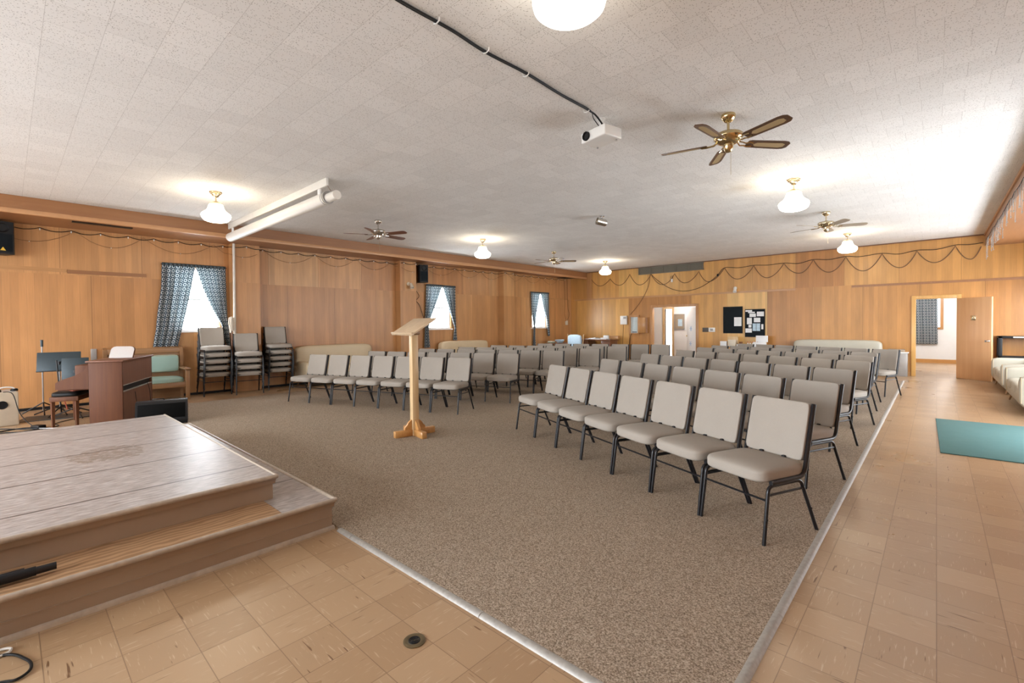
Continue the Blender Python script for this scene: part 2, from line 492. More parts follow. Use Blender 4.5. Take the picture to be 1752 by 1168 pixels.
# ---- walls with openings -------------------------------------------------
def wall_boxes(mb, a0, a1, z0, z1, holes, put):
    """holes: (a0,a1,z0,z1) ; put(mb,a0,a1,z0,z1)"""
    cur = a0
    for h in sorted(holes):
        if h[0] > cur: put(mb, cur, h[0], z0, z1)
        if h[2] > z0: put(mb, h[0], h[1], z0, h[2])
        if h[3] < z1: put(mb, h[0], h[1], h[3], z1)
        cur = h[1]
    if cur < a1: put(mb, cur, a1, z0, z1)
    return mb
WINS = [(2.40, 3.32, 1.42, 2.80), (9.02, 9.94, 1.37, 2.72), (13.93, 14.78, 1.35, 2.70)]
wl = wall_boxes(MB(), WU(YF), WU(YB) + .25, 0, CZ, [(WU(a), WU(b), c, d) for a, b, c, d in WINS], lambda m, a, b, c, d: m.box(-.14, 0, a, b, c, d)).build('wall_left', 'pan_l')
struct(onwall(wl))
D1 = (-7.89, -6.25, 0, 2.075); D2 = (-.41, .39, 0, 2.065)
struct(wall_boxes(MB(), -12.6, XR, 0, CZ, [D1, D2], lambda m, a, b, c, d: m.box(a, b, YB, YB + .14, c, d)).build('wall_back', 'pan_b'))
RW = [(7.2, 9.3, .02, 2.2), (10.3, 12.5, 1., 2.4), (13.3, 15.8, 1., 2.4)]  # door at the mat, then unseen windows added for daylight at the far end
struct(wall_boxes(MB(), YF, YB, 0, CZ, RW, lambda m, a, b, c, d: m.box(XR, XR + .14, a, b, c, d)).build('wall_right', 'pan_l'))
FW = [(-11.4, -9.0, .9, 2.9), (-8.0, -5.6, .9, 2.9), (-4.6, -2.2, .9, 2.9)]  # unseen windows added behind the stage to light the hall
struct(wall_boxes(MB(), -12.7, XR, 0, CZ, FW, lambda m, a, b, c, d: m.box(a, b, YF - .14, YF, c, d)).build('wall_front', 'white_wall'))  # unseen wall, made white to bounce light into the hall

# ---- windows ------------------------------------------------------------
def win_at(i, mk, a, b, c, d, frame='vinyl_white', cas=True):
    """mk(mb, along0, along1, into0, into1, z0, z1): into>0 points into the room"""
    o = bpy.data.objects.new('window_%d' % i, None); COL.objects.link(o); struct(o)
    f = MB(); t = .045
    mk(f, a, a + t, -.12, -.03, c, d); mk(f, b - t, b, -.12, -.03, c, d)
    mk(f, a + t, b - t, -.12, -.03, c, c + t); mk(f, a + t, b - t, -.12, -.03, d - t, d)
    mk(f, a + t, b - t, -.10, -.04, (c + d) / 2 - .025, (c + d) / 2 + .025)
    fo = f.build('window_frame', frame, o)
    g = MB(); mk(g, a + t, b - t, -.077, -.073, c + t, d - t); go = g.build('window_pane', 'glass', o)
    outs = [fo, go]
    if cas:
        s = MB(); mk(s, a - .06, b + .06, -.02, .05, c - .035, c + .002); outs.append(s.build('window_sill', 'vinyl_white', o))
        k = MB(); mk(k, a - .07, a, 0.002, .022, c, d + .07); mk(k, b, b + .07, 0.002, .022, c, d + .07); mk(k, a, b, 0.002, .022, d, d + .07)
        outs.append(k.build('window_trim', 'trim', o))
    return o
for i, (a, b, c, d) in enumerate(WINS):
    o = win_at(i + 1, lambda m, p, q, n0, n1, z0, z1: m.box(n0, n1, p, q, z0, z1), WU(a), WU(b), c, d); o.matrix_world = WMAT
for i, (a, b, c, d) in enumerate(RW):
    win_at(i + 4, lambda m, p, q, n0, n1, z0, z1: m.box(XR - n0, XR - n1, p, q, z0, z1), a, b, c, d, cas=False)
for i, (a, b, c, d) in enumerate(FW):
    win_at(i + 9, lambda m, p, q, n0, n1, z0, z1: m.box(p, q, YF + n0, YF + n1, z0, z1), a, b, c, d, cas=False)
# daylight portals at each opening (guide the sky light, give none of their own)
def portal(loc, rot, sx, sy):
    L = bpy.data.lights.new('daylight', 'AREA'); L.shape = 'RECTANGLE'; L.size = sx; L.size_y = sy
    L.cycles.is_portal = True
    o = bpy.data.objects.new('daylight', L); COL.objects.link(o); o.location = loc; o.rotation_euler = rot; o['kind'] = 'helper'
for a, b, c, d in WINS:
    p = WP(-.16, (a + b) / 2, (c + d) / 2); portal(p, (0, R(-90), WA), d - c, b - a)
for a, b, c, d in RW: portal((XR + .16, (a + b) / 2, (c + d) / 2), (0, R(90), 0), d - c, b - a)
for a, b, c, d in FW: portal(((a + b) / 2, YF - .16, (c + d) / 2), (R(90), 0, 0), b - a, d - c)

# ---- soffits -------------------------------------------------------------
SX = -10.8; SZ = 3.40
m = MB().box(-12.5, SX, YF, YB, SZ, CZ - .002).build('trim_1', 'soffit'); struct(m)
struct(MB().box(SX - .03, SX + .022, YF, YB, 3.335, 3.41, .006).build('trim_2', 'cocoa'))
struct(MB().box(.88, XR, YF, YB, 3.32, CZ - .002).build('trim_3', 'soffit'))
struct(MB().box(.858, .90, YF, YB, CZ - .05, CZ - .003, .004).build('trim_4', 'cocoa'))
# thin crown strip on the back wall
struct(MB().box(SX + .03, .856, YB - .02, YB - .001, CZ - .03, CZ - .003).build('trim_5', 'darkwood'))
# vent slot in the soffit underside
sl = MB().box(-.06, .06, -.42, .42, -.008, .004).build('soffit_vent', 'black_plastic'); sl.location = (-11.35, 1.25, SZ - .004)
tag(sl, 'thin dark slot vent in the wooden soffit above the panelled wall', 'vent')
tr = MB(); tr.box(-.3, .3, -.25, .25, -.01, .012); o = tr.build('soffit_opening', 'black_plastic'); o.location = (-11.35, 15.75, SZ - .004)
tag(o, 'dark broken opening in soffit at the corner of the hall', 'opening')

# ---- pilasters on window wall (centre y, half width, depth) ---------------
k = 6
for y0, y1 in ((3.52, 4.10), (7.90, 8.46), (12.16, 12.70)):
    o = MB().box(0.001, .25, WU(y0), WU(y1), 0, SZ - .002).build('trim_%d' % k, 'pan_l'); onwall(o); struct(o); k += 1
# batten seams
def batten_l(y0, y1, z, mt):
    global k
    o = MB().box(0.001, .013, WU(y0), WU(y1), z - .035, z + .035).build('trim_%d' % k, mt); onwall(o); struct(o); k += 1
batten_l(-1.2, .80, 2.60, 'trim_y'); batten_l(.81, 2.0, 2.58, 'soffit'); batten_l(14.98, 16.2, 2.53, 'trim_y')
for a, b, mt in ((-11.4, -9.2, 'trim_x'), (-9.2, -5.6, 'trim_x'), (-5.6, -3.2, 'trim_x'), (-1.8, .5, 'soffit'), (.5, 2.1, 'soffit')):
    struct(MB().box(a, b, YB - .012, YB - .001, 2.455, 2.515).build('trim_%d' % k, mt)); k += 1
# wooden corner post and lower return panel on the back wall next to the soffit
struct(MB().box(-10.78, -10.55, YB - .03, YB - .001, 2.52, CZ - .03).build('trim_%d' % k, 'trim')); k += 1
# baseboards
o = MB().box(0.001, .018, WU(YF), WU(YB), 0, .05).build('baseboard_left', 'black_plastic'); onwall(o); struct(o)
struct(wall_boxes(MB(), -11.5, XR - .02, 0, .1, [(-7.99, -6.15, 0, .1), (-.51, .49, 0, .1)], lambda m, a, b, c, d: m.box(a, b, YB - .016, YB - .001, c, d)).build('baseboard_back', 'trim_x'))

# ---- doors and the rooms behind -----------------------------------------
def casing(i, d, mt='trim'):
    m = MB(); w = .085; y0, y1 = YB - .03, YB + .15
    e = .006; m.box(d[0] - w, d[0] + e, y0, y1, 0, d[3] + w, .004); m.box(d[1] - e, d[1] + w, y0, y1, 0, d[3] + w, .004)
    m.box(d[0] + e, d[1] - e, y0, y1, d[3] - e, d[3] + w, .004)
    struct(m.build('trim_%d' % i, mt))
casing(30, D1); casing(31, D2, 'honey')
# hallway beyond the double opening
HY = 18.3
h = MB(); h.box(-9.4, -8.24, HY, HY + .1, 0, 2.7); h.box(-7.92, -4.9, HY, HY + .1, 0, 2.7); h.box(-8.24, -7.92, HY, HY + .1, 2.05, 2.7)
h.box(-9.5, -9.4, YB + .14, HY + .1, 0, 2.7); h.box(-4.9, -4.8, YB + .14, HY + .1, 0, 2.7)
struct(h.build('wall_hallway', 'white_wall'))
struct(MB().box(-9.5, -4.8, YB + .14, HY + 2., 2.7, 2.8).build('ceiling_hallway', 'white_wall'))
struct(MB().box(-9.5, -4.8, HY + 1.9, HY + 2.0, 0, 2.7).build('wall_closet', 'cream_paint'))
f = MB(); f.box(-8.32, -8.24, HY - .03, HY + .12, 0, 2.13); f.box(-7.92, -7.84, HY - .03, HY + .12, 0, 2.13); f.box(-8.24, -7.92, HY - .03, HY + .12, 2.05, 2.13)
struct(f.build('trim_32', 'pine'))
dl = thing('closet_door', 'brown wooden door edge standing ajar in the hallway doorway', 'door', (-7.95, HY + .12, 0), R(112))
MB().box(0, .6, -.02, .02, .01, 2.03).build('door_leaf', 'oak_mid', dl); MB().ball((.54, -.04, 1.), .028).build('door_knob', 'brass', dl)
pf = thing('framed_picture', 'brown framed picture with a pale blue print on the hallway wall', 'picture', (-7.62, HY - .02, 1.53))
m = MB(); m.box(-.2, .2, -.012, .018, -.3, .3); m.build('picture_mount', 'kraft', pf)
m = MB()
for a, b, c, d in ((-.21, -.185, -.31, .31), (.185, .21, -.31, .31), (-.185, .185, .285, .31), (-.185, .185, -.31, -.285)): m.box(a, b, -.025, .018, c, d)
m.build('picture_frame', 'grey_metal', pf); MB().box(-.05, .13, -.016, 0, -.18, .1).build('picture_print', 'paper_b', pf)
d1 = bpy.data.objects.new('door_1', None); COL.objects.link(d1); struct(d1); d1.location = (-6.27, YB + .16, 0); d1.rotation_euler = (0, 0, R(136))
MB().box(0, .82, -.02, .02, .01, 2.05, .004).build('door_leaf', 'white_wall', d1)
for q, (a, b) in enumerate(((.47, 1.27), (.5, .72))):
    m = MB()
    for j in range(3):
        an = j * PI / 3; c_, s_ = math.cos(an), math.sin(an); w = .012; L = .10
        poly = [(a + c_ * L - s_ * w, b + s_ * L + c_ * w), (a - c_ * L - s_ * w, b - s_ * L + c_ * w), (a - c_ * L + s_ * w, b - s_ * L - c_ * w), (a + c_ * L + s_ * w, b + s_ * L - c_ * w)]
        m.prism(poly, .021, .024, 'xz')
    m.build('snowflake_decal', 'decal', d1)
MB().ball((.76, .05, 1.0), .028).build('door_knob', 'brass', d1)
# second room
RY = 21.9
h = MB(); h.box(-1.3, 2.1, RY, RY + .1, 0, 2.7); h.box(-1.4, -1.3, YB + .14, RY + .1, 0, 2.7); h.box(2.1, 2.2, YB + .14, RY + .1, 0, 2.7)
struct(h.build('wall_side_room', 'white_wall'))
struct(MB().box(-1.4, 2.2, YB + .14, RY + .1, 2.7, 2.8).build('ceiling_side_room', 'white_wall'))
struct(MB().box(-1.3, 2.1, RY - .02, RY - .001, 0, .13).build('baseboard_side_room', 'pine_o'))
m = MB(); w0, w1, z0, z1 = -.75, .10, 1.25, 2.45
for a, b, c, d in ((w0 - .08, w0, z0 - .08, z1), (w1, w1 + .08, z0 - .08, z1), (w0, w1, z0 - .08, z0)): m.box(a, b, RY - .03, RY - .002, c, d)
wo = bpy.data.objects.new('window_13', None); COL.objects.link(wo); struct(wo)
m.build('window_trim', 'trim', wo); MB().box(w0, w1, RY - .012, RY - .002, z0, z1).build('window_pane', emit('daylit_window', (.86, .93, 1.), 1.3), wo)
# door 2 leaf, swung into the hall
d2 = bpy.data.objects.new('door_2', None); COL.objects.link(d2); struct(d2); d2.location = (.40, YB - .035, 0); d2.rotation_euler = (0, 0, R(-43))
MB().box(0, .80, -.02, .02, .012, 2.045, .004).build('door_leaf', 'door', d2)
m = MB(); m.lathe([(.0, -.0), (.032, .0), (.03, .008), (.012, .02), (.012, .04), (.028, .055), (.026, .078), (0, .085)], 16, mat=Matrix.Translation((.73, -.02, .98)) @ Matrix.Rotation(R(90), 4, 'X'))
m.lathe([(.0, -.0), (.032, .0), (.03, .008), (.012, .02), (.012, .04), (.028, .055), (.026, .078), (0, .085)], 16, mat=Matrix.Translation((.73, .02, .98)) @ Matrix.Rotation(R(-90), 4, 'X'))
m.build('door_knob', 'chrome', d2)
m = MB(); m.box(.33, .45, -.03, -.02, 1.48, 1.60, .004); m.lathe([(0, 0), (.03, 0), (.034, .014), (.012, .02)], 12, mat=Matrix.Translation((.385, -.03, 1.54)) @ Matrix.Rotation(R(90), 4, 'X'))
m.build('door_viewer', 'antique_brass', d2)

# ---- curtains ------------------------------------------------------------
def lerp_tab(tab, z):
    tab = sorted(tab, key=lambda t: -t[1])
    if z >= tab[0][1]: return tab[0][0]
    for (u0, z0), (u1, z1) in zip(tab, tab[1:]):
        if z <= z0 and z >= z1: return u0 + (u1 - u0) * (z0 - z) / max(1e-6, z0 - z1)
    return tab[-1][0]
def curtain(left, right, ztop, zbot, label, place=WP, n=.075, folds=4, W=None, mt='curtain'):
    rows, cols = 30, 64
    g, uv = [], []
    W = W or (lerp_tab(right, ztop) - lerp_tab(left, ztop)) * 1.15
    for i in range(rows + 1):
        z = ztop + (zbot - ztop) * i / rows
        a, b = lerp_tab(left, z), lerp_tab(right, z)
        amp = .008 + .014 * min(1, (ztop - z) / .5) ; r, q = [], []
        for j in range(cols + 1):
            t = j / cols
            ph = t * folds * 2 * PI
            r.append(place(n + amp * math.sin(ph + .4 * math.sin(z * 3)) + .006 * math.sin(2.3 * ph + z * 2), a + (b - a) * t, z)); q.append((t * W, z))
        g.append(r); uv.append(q)
    o = MB().sheet(g, uv).build('curtain', mt, sharp=180)
    s = o.modifiers.new('Solidify', 'SOLIDIFY'); s.thickness = .002
    tag(o, label, 'curtain', 'patterned window curtains')
    a, b = lerp_tab(left, ztop), lerp_tab(right, ztop)
    hd = MB(); g = []; uv = []
    for i in range(4):
        z = ztop + .005 - .06 * i / 3
        g.append([place(n + .022 + .012 * math.sin(t / 40 * folds * 4 * PI), a + (b - a) * t / 40, z) for t in range(41)]); uv.append([(t / 40 * W, z) for t in range(41)])
    ho = hd.sheet(g, uv).build('curtain_header', 'slate', o, 180); s = ho.modifiers.new('Solidify', 'SOLIDIFY'); s.thickness = .004
    hp = MB(); hp.tube([place(n + .01, a - .02, ztop - .03), place(n + .01, b + .02, ztop - .03)], .009, 8); hp.build('curtain_rod', 'black_steel', o)
    return o
curtain([(2.256, 2.874), (2.234, 2.337), (2.162, 1.785), (2.131, 1.449), (2.076, 1.116)], [(2.85, 2.85), (2.773, 2.395), (2.685, 1.916), (2.584, 1.442), (2.505, 1.099)], 2.87, 1.09,
        'long ring patterned curtain panel above the green settee, swept away from the stacked chairs')
curtain([(2.85, 2.85), (3.002, 2.31), (3.161, 1.892), (3.326, 1.563), (3.436, 1.0)], [(3.43, 2.876), (3.44, 2.229), (3.46, 1.729), (3.484, 1.428), (3.51, 1.0)], 2.87, .95,
        'ring patterned curtain panel hanging behind a stack of chairs beside the white pipe')
curtain([(8.94, 2.777), (8.91, 2.101), (8.882, 1.474), (8.834, .78)], [(9.56, 2.77), (9.435, 2.434), (9.113, 1.725), (9.02, 1.409), (9.061, .78)], 2.78, .78,
        'gathered ring patterned curtain panel hanging under the black wall loudspeaker', folds=4)
curtain([(9.57, 2.77), (9.851, 1.957), (10.05, 1.396), (9.97, 1.0)], [(10.09, 2.756), (10.1, 1.961), (10.11, 1.396), (10.15, 1.0)], 2.77, .98,
        'short swept curtain panel hanging above the back of the tan sofa', folds=4)
curtain([(13.794, 2.746), (13.824, 2.219), (13.909, 1.658), (13.966, 1.376), (13.905, .6)], [(14.36, 2.76), (14.222, 2.228), (14.082, 1.658), (14.032, 1.375), (14.059, .6)], 2.75, .6,
        'gathered curtain panel at the window near the corner, next to the third wooden pilaster', folds=4)
curtain([(14.37, 2.76), (14.511, 2.234), (14.725, 1.658), (14.817, 1.0)], [(14.88, 2.76), (14.89, 2.242), (14.9, 1.658), (14.94, 1.0)], 2.75, 1.0,
        'slim swept curtain panel hanging above the small dark round table', folds=4)
curtain([(-.78, 2.4), (-.72, .65)], [(.02, 2.4), (.04, .65)], 2.4, .66, 'short ring patterned curtain in the white room behind the open door',
        place=lambda n, a, z: Vector((a, RY - .02 - n, z)), folds=4)

# ---- stage ---------------------------------------------------------------
sg = thing('stage_platform', 'low two step taupe stage with grey wood look deck', 'stage', (-5.3, 0, 0))
def SB(x0, x1, y0, y1, z0, z1, *a): return MB().box(x0 + 5.3, x1 + 5.3, y0, y1, z0, z1, *a)
LZ, UZ = .225, .405
SB(-7.28, -3.285, YF + .3, 1.60, .0, LZ - .03).build('lower_riser', 'taupe', sg)
SB(-7.30, -3.27, YF + .3, 1.612, LZ - .03, LZ - .008).build('lower_deck', 'stage', sg)
SB(-3.66, -3.27, YF + .3, 1.25, LZ - .0079, LZ - .003).build('tread_strip', 'oakv', sg)
SB(-7.30, -3.27, 1.252, 1.612, LZ - .0079, LZ - .003).build('tread_vinyl', 'stage', sg)
def nosing(x, y, z, xfar, nm):
    m = MB()
    m.tube([(x + 5.3 - .012, YF + .3, z - .014), (x + 5.3 - .012, y - .002, z - .014)], .016, 12)
    m.build(nm, 'taupe_lt', sg)
    m = MB(); m.prism([(x + 5.3 - .05, z - .075), (x + 5.3 - .034, z - .07), (x + 5.3 - .028, z - .05), (x + 5.3 - .012, z - .03), (x + 5.3 - .05, z - .03)], YF + .3, y - .01, 'xz')
    m.build('bed_moulding', 'taupe', sg)
    m = MB(); m.tube([(xfar + 5.3, y - .012, z - .014), (x + 5.3 - .004, y - .012, z - .014)], .016, 12); m.build(nm, 'taupe_lt', sg)
nosing(-3.25, 1.625, LZ + .008, -7.31, 'lower_nosing')
m = MB(); m.prism([(2.012, .0), (2.034, .0), (2.03, .016), (2.02, .026), (2.012, .028)], YF + .3, 1.612, 'xz'); m.build('base_shoe', 'taupe_lt', sg)
m = MB(); m.prism([(2.012, .092), (2.02, .094), (2.02, .10), (2.012, .102)], YF + .3, 1.605, 'xz'); m.build('riser_bead', 'taupe', sg)
SB(-7.14, -3.63, YF + .3, 1.315, LZ - .0029, UZ - .03).build('upper_riser', 'taupe', sg)
SB(-7.15, -3.60, YF + .3, 1.325, UZ - .03, UZ).build('upper_deck', 'stage', sg)
nosing(-3.577, 1.337, UZ + .004, -7.15, 'upper_nosing')
# black rods lying on the tread, cables on the floor
rd = thing('microphone_stand', 'folded black microphone stand lying on the lower stage step', 'microphone stand', (-3.43, -.02, LZ))
MB().tube([(.02, -.7, .03), (.02, .10, .03)], .024, 12).build('pole', 'black_plastic', rd); MB().tube([(.02, .1, .03), (.02, .175, .03)], .019, 12).build('tip', 'black_steel', rd)
MB().tube([(-.055, -.7, .025), (-.055, .06, .022)], .012, 10).build('boom', 'black_steel', rd)
def cable(pts, r, mt, label, z=.008, name='cable', cat='cable', sub=6):
    P = [Vector(p) if len(p) == 3 else Vector((p[0], p[1], z)) for p in pts]
    out = []
    for i in range(len(P) - 1):
        p0, p1, p2, p3 = P[max(i - 1, 0)], P[i], P[i + 1], P[min(i + 2, len(P) - 1)]
        for t in [q / sub for q in range(sub)]:
            out.append(.5 * ((2 * p1) + (p2 - p0) * t + (2 * p0 - 5 * p1 + 4 * p2 - p3) * t * t + (3 * p1 - p0 - 3 * p2 + p3) * t ** 3))
    out.append(P[-1])
    o = P[0].copy(); o.z = min(p.z for p in P)
    ob = MB().tube([p - o for p in out], r, 7).build(name, mt); ob.location = o
    return tag(ob, label, cat)
cable([(-3.19, -.3), (-3.15, -.05), (-3.03, .03), (-2.93, .045), (-2.88, 0.), (-2.92, -.08), (-3.0, -.4)], .006, 'black_plastic', 'black cable loop on the tan tiles below the stage step')
cable([(-3.22, -.2), (-3.2, -.04), (-3.165, -.015), (-3.14, -.06), (-3.13, -.3)], .006, 'white_plastic', 'white cable loop on the tan tiles below the stage step')
dr = thing('floor_drain', 'round brass floor drain set into the tan tiles', 'drain', (-1.82, 1.28, 0))
MB().lathe([(0, .001), (.052, .001), (.052, .004), (.044, .0075), (.03, .006), (.028, .0045), (0, .0045)], 28).build('rim', plain('tarnished_brass', (.18, .14, .08), .4, .8, .3, 40.), dr)
m = MB()
for r_ in (.009, .017, .025): m.lathe([(r_ - .003, .0046), (r_ - .002, .0075), (r_ + .002, .0075), (r_ + .003, .0046)], 24, cap=False)
m.build('grate', 'black_steel', dr)

# ---- stacking chairs ------------------------------------------------------
def arc(p, q, c, n=5):
    """corner-rounded path from p to q around control c"""
    p, q, c = Vector(p), Vector(q), Vector(c)
    return [(1 - t) ** 2 * p + 2 * t * (1 - t) * c + t * t * q for t in [i / n for i in range(n + 1)]]
def make_chair():
    t = thing('stacking_chair', '', 'chair', group='')
    def sag(o):
        o.z -= .55 * max(0., -(o.y + .13)) ** 2 * (1 if o.z > 0 else .35)
        return o
    MB().pillow((0, -.035, .455), .505, .48, .10, 6., 8, .012, sag=sag).build('seat', 'fabric', t, 180)
    bm = Matrix.Translation((0, .235, .705)) @ Matrix.Rotation(R(-12.5), 4, 'X')
    def curve(o):
        o.y += .022 * (1 - (o.x / .23) ** 2); return o
    MB().pillow((0, 0, 0), .458, .052, .42, 14., 9, mat=bm, sag=curve).build('backrest', 'fabric', t, 180)
    for s in (-1, 1):
        x = .263 * s
        up = [(x * .905, .292, .905), (x * .915, .2, .505)] + arc((x * .918, .193, .478), (x * .95, .11, .412), (x * .93, .18, .418)) + [(x * .97, -.19, .412)]
        MB().tube(up, .0145, 8, flat=1.25).build('back_post', 'black_steel', t)
        fl = [(x * 1.005, -.272, 0.), (x * .985, -.225, .345)] + arc((x * .985, -.222, .36), (x * .97, -.17, .393), (x * .98, -.215, .393)) + [(x * .97, -.04, .393)]
        MB().tube(fl, .0125, 8).tube([(x * .99, -.25, .18), (x * 1.05, -.25, .18)], .008, 6).build('leg', 'black_steel', t)
        rl = [(x * 1.01, .287, 0.), (x * .985, .135, .345)] + arc((x * .985, .128, .36), (x * .97, .07, .393), (x * .98, .115, .393)) + [(x * .97, -.04, .393)]
        MB().tube(rl, .0125, 8).tube([(x * 1.0, .21, .18), (x * 1.05, .21, .18)], .008, 6).build('leg', 'black_steel', t)
        MB().tube([(x * .985, -.226, .335), (x * .985, .14, .335)], .008, 6).build('side_stretcher', 'black_steel', t)
        MB().box(.09 * s - .014, .09 * s + .014, .165, .2, .43, .515, .004).build('bracket', 'black_plastic', t)
    MB().tube([(-.26, -.232, .30), (.26, -.232, .30)], .008, 6).build('front_stretcher', 'black_steel', t)
    return t
chair0 = make_chair(); used = []
def place_chair(x, y, rz, label, group, z=0.):
    if not used:
        chair0.location = (x, y, z); chair0.rotation_euler = (0, 0, rz); chair0['label'] = label; chair0['group'] = group; used.append(1); return chair0
    return dup(chair0, label, (x, y, z), rz, group)
ORD = ['first', 'second', 'third', 'fourth', 'fifth', 'sixth', 'seventh']
def row(T, ang, corner, pitch, r, side, first, group):
    """T: world xy of the last chair's reference corner given in chair space"""
    c, s = math.cos(ang), math.sin(ang)
    ox = T[0] - (corner[0] * c - corner[1] * s); oy = T[1] - (corner[0] * s + corner[1] * c)
    for j in range(7):
        jr = random.uniform(-1, 1)
        q = .012 if r else .004
        x = ox - c * pitch * j + random.uniform(-q, q); y = oy - s * pitch * j + random.uniform(-q, q)
        place_chair(x, y, ang + R(jr * (1.2 if r else .6)), 'grey chair, %s from the %s, %s row of the %s' % (ORD[j], first, ORD[r] if r < 6 else 'last', side), group)
RT = [(-.834, 3.373), (-.63, 5.30), (-.68, 6.83), (-.64, 8.35), (-.70, 9.65), (-.72, 10.75), (-.50, 12.05)]
for r, T in enumerate(RT):
    row(T, R(-22.6), (.265, -.272) if r == 0 else (.27, .292), .551 if r == 0 else .545, r, 'aisle side block', 'metal strip', 'chairs of the aisle side block, row %d' % (r + 1))
LT = [(-5.827, 5.021), (-6.08, 6.90), (-5.93, 8.20), (-5.72, 9.32), (-5.68, 10.48), (-5.22, 12.0)]
for r, T in enumerate(LT):
    row(T, R(19.5), (.265, -.272) if r == 0 else (.27, .292), .551 if r == 0 else .545, r + (1 if r == 5 else 0), 'window side block', 'middle gap', 'chairs of the window side block, row %d' % (r + 1))
# three stacks by the window wall
STK = [(-11.82, 3.10, 90, 5, 'stack in front of the curtain'), (-11.50, 3.68, 81, 4, 'short stack before the first pilaster'), (-11.77, 4.42, 85, 5, 'stack beside the tan sofa')]
for x, y, a, n, where in STK:
    for j in range(n):
        nm = ['bottom', 'second', 'third', 'fourth', 'fifth'][j] if j < n - 1 else 'topmost'
        ang = R(a)
        place_chair(x + .03 * j * math.sin(ang), y - .03 * j * math.cos(ang), ang, 'grey padded chair, %s in the %s' % (nm if j in (0, n - 1) else nm + ' from the floor', where), 'chairs in the ' + where, .145 * j)

# ---- lectern --------------------------------------------------------------
le = thing('lectern', 'pale wooden lectern with slanted top standing alone on the carpet', 'lectern', (-5.2, 3.71, .012), R(42))
for a in range(4):
    q = Matrix.Rotation(R(90 * a), 4, 'Z')
    MB().box(.045, .29, -.035, .035, 0, .085, .004, 1, q).build('foot', 'pine_o', le)
    pr = [(.05, .085), (.15, .085), (.145, .12), (.12, .14), (.105, .165), (.09, .185), (.07, .20), (.05, .215)]
    MB().prism(pr, -.018, .018, 'xz', q).build('brace', 'pine_o', le)
MB().box(-.045, .045, -.045, .045, 0, 1.40, .003).build('post', 'pine', le)
MB().box(-.10, .10, -.055, .055, 1.355, 1.41, .02).build('bracket', 'oak_mid', le)
tm = Matrix.Translation((0, 0, 1.468)) @ Matrix.Rotation(R(31), 4, 'X')
MB().box(-.325, .325, -.185, .20, -.012, .012, .004, 2, tm).build('slanted_top', 'pine_y', le)
MB().box(-.325, .325, -.205, -.181, -.016, .026, .004, 2, tm).build('book_ledge', 'pine_y', le)
le.rotation_euler = (0, 0, R(-10))

# ---- piano, bench, settee, music gear -------------------------------------
PA = math.atan2(.41, .911)          # local +y = depth direction, +x = ... see below
pz = math.atan2(-.41, .911)
pi_ = thing('upright_piano', 'reddish brown upright piano with its back to the chairs', 'piano', (-9.125, 1.178, 0), pz)
# local axes: +y runs from keyboard to back (d1), -x runs along the length (d2)
MB().box(-.04, 0, -.40, 0, 0, .985, .004).build('end_panel', 'piano', pi_)
MB().box(-1.42, -1.38, -.40, 0, 0, .985, .004).build('end_panel', 'piano', pi_)
for x in (-.04, -1.42):
    MB().prism([(-.40, .60), (-.78, .60), (-.78, .70), (-.72, .74), (-.56, .80), (-.46, .86), (-.42, .93), (-.40, .97)], x, x + .04, 'yz').build('key_arm', 'piano', pi_)
MB().box(-1.46, .02, -.43, .02, .985, 1.01, .006).build('lid', 'piano_b', pi_)
MB().box(-1.38, -.04, -.025, 0, .62, .985).build('upper_back', 'piano_b', pi_)
MB().box(-1.38, -.04, -.02, -.002, .0, .52).build('lower_back', 'piano_b', pi_)
MB().box(-1.38, -.04, -.06, -.03, .52, .62).build('frame_slot', 'black_plastic', pi_)
MB().box(-1.38, -.04, -.03, .004, .612, .624).build('slot_rail', 'alu', pi_); MB().box(-1.38, -.04, -.03, .004, .515, .527).build('slot_rail', 'alu', pi_)
MB().box(-1.38, -.04, -.77, -.40, .58, .64, .004).build('keybed', 'piano', pi_)
MB().box(-1.36, -.06, -.74, -.58, .64, .662).build('keyboard', 'white_plastic', pi_)
MB().box(-1.38, -.04, -.57, -.40, .64, .95, .01).build('fallboard', 'piano', pi_)
MB().box(-.035, -.005, -.12, -.04, .93, .95).build('name_plate', 'black_plastic', pi_)
PM = Matrix.Translation((-9.125, 1.178, 0)) @ Matrix.Rotation(pz, 4, 'Z')
def PL(x, y, z): return PM @ Vector((x, y, z))
bn = thing('piano_bench', 'wooden piano bench with black cushion beside the piano keyboard', 'bench', PL(-.62, -.78, 0), pz)
MB().box(-.38, .38, -.17, .17, .40, .47, .006).build('apron', 'piano', bn)
MB().pillow((0, 0, .50), .78, .36, .08, 5., 6).build('cushion', 'black_plastic', bn, 180)
for sx in (-.35, .35):
    for sy in (-.14, .14):
        MB().tube([(sx, sy, .41), (sx, sy, 0)], [.03, .021], 4).build('leg', 'piano', bn)
mg = MB().box(-.14, .14, -.11, .11, 0, .012, .003).build('songbook', 'red'); mg.location = PL(-.5, -.72, .541); mg.rotation_euler = (0, 0, R(20)); tag(mg, 'red and white songbook lying on the black bench cushion', 'book')
pp = MB().box(-.12, .12, -.1, .1, 0, .01, .003).build('sheet_music', 'paper'); pp.location = PL(-.78, -.80, .541); pp.rotation_euler = (0, 0, R(-8)); tag(pp, 'white sheet music lying on the black bench cushion', 'paper')
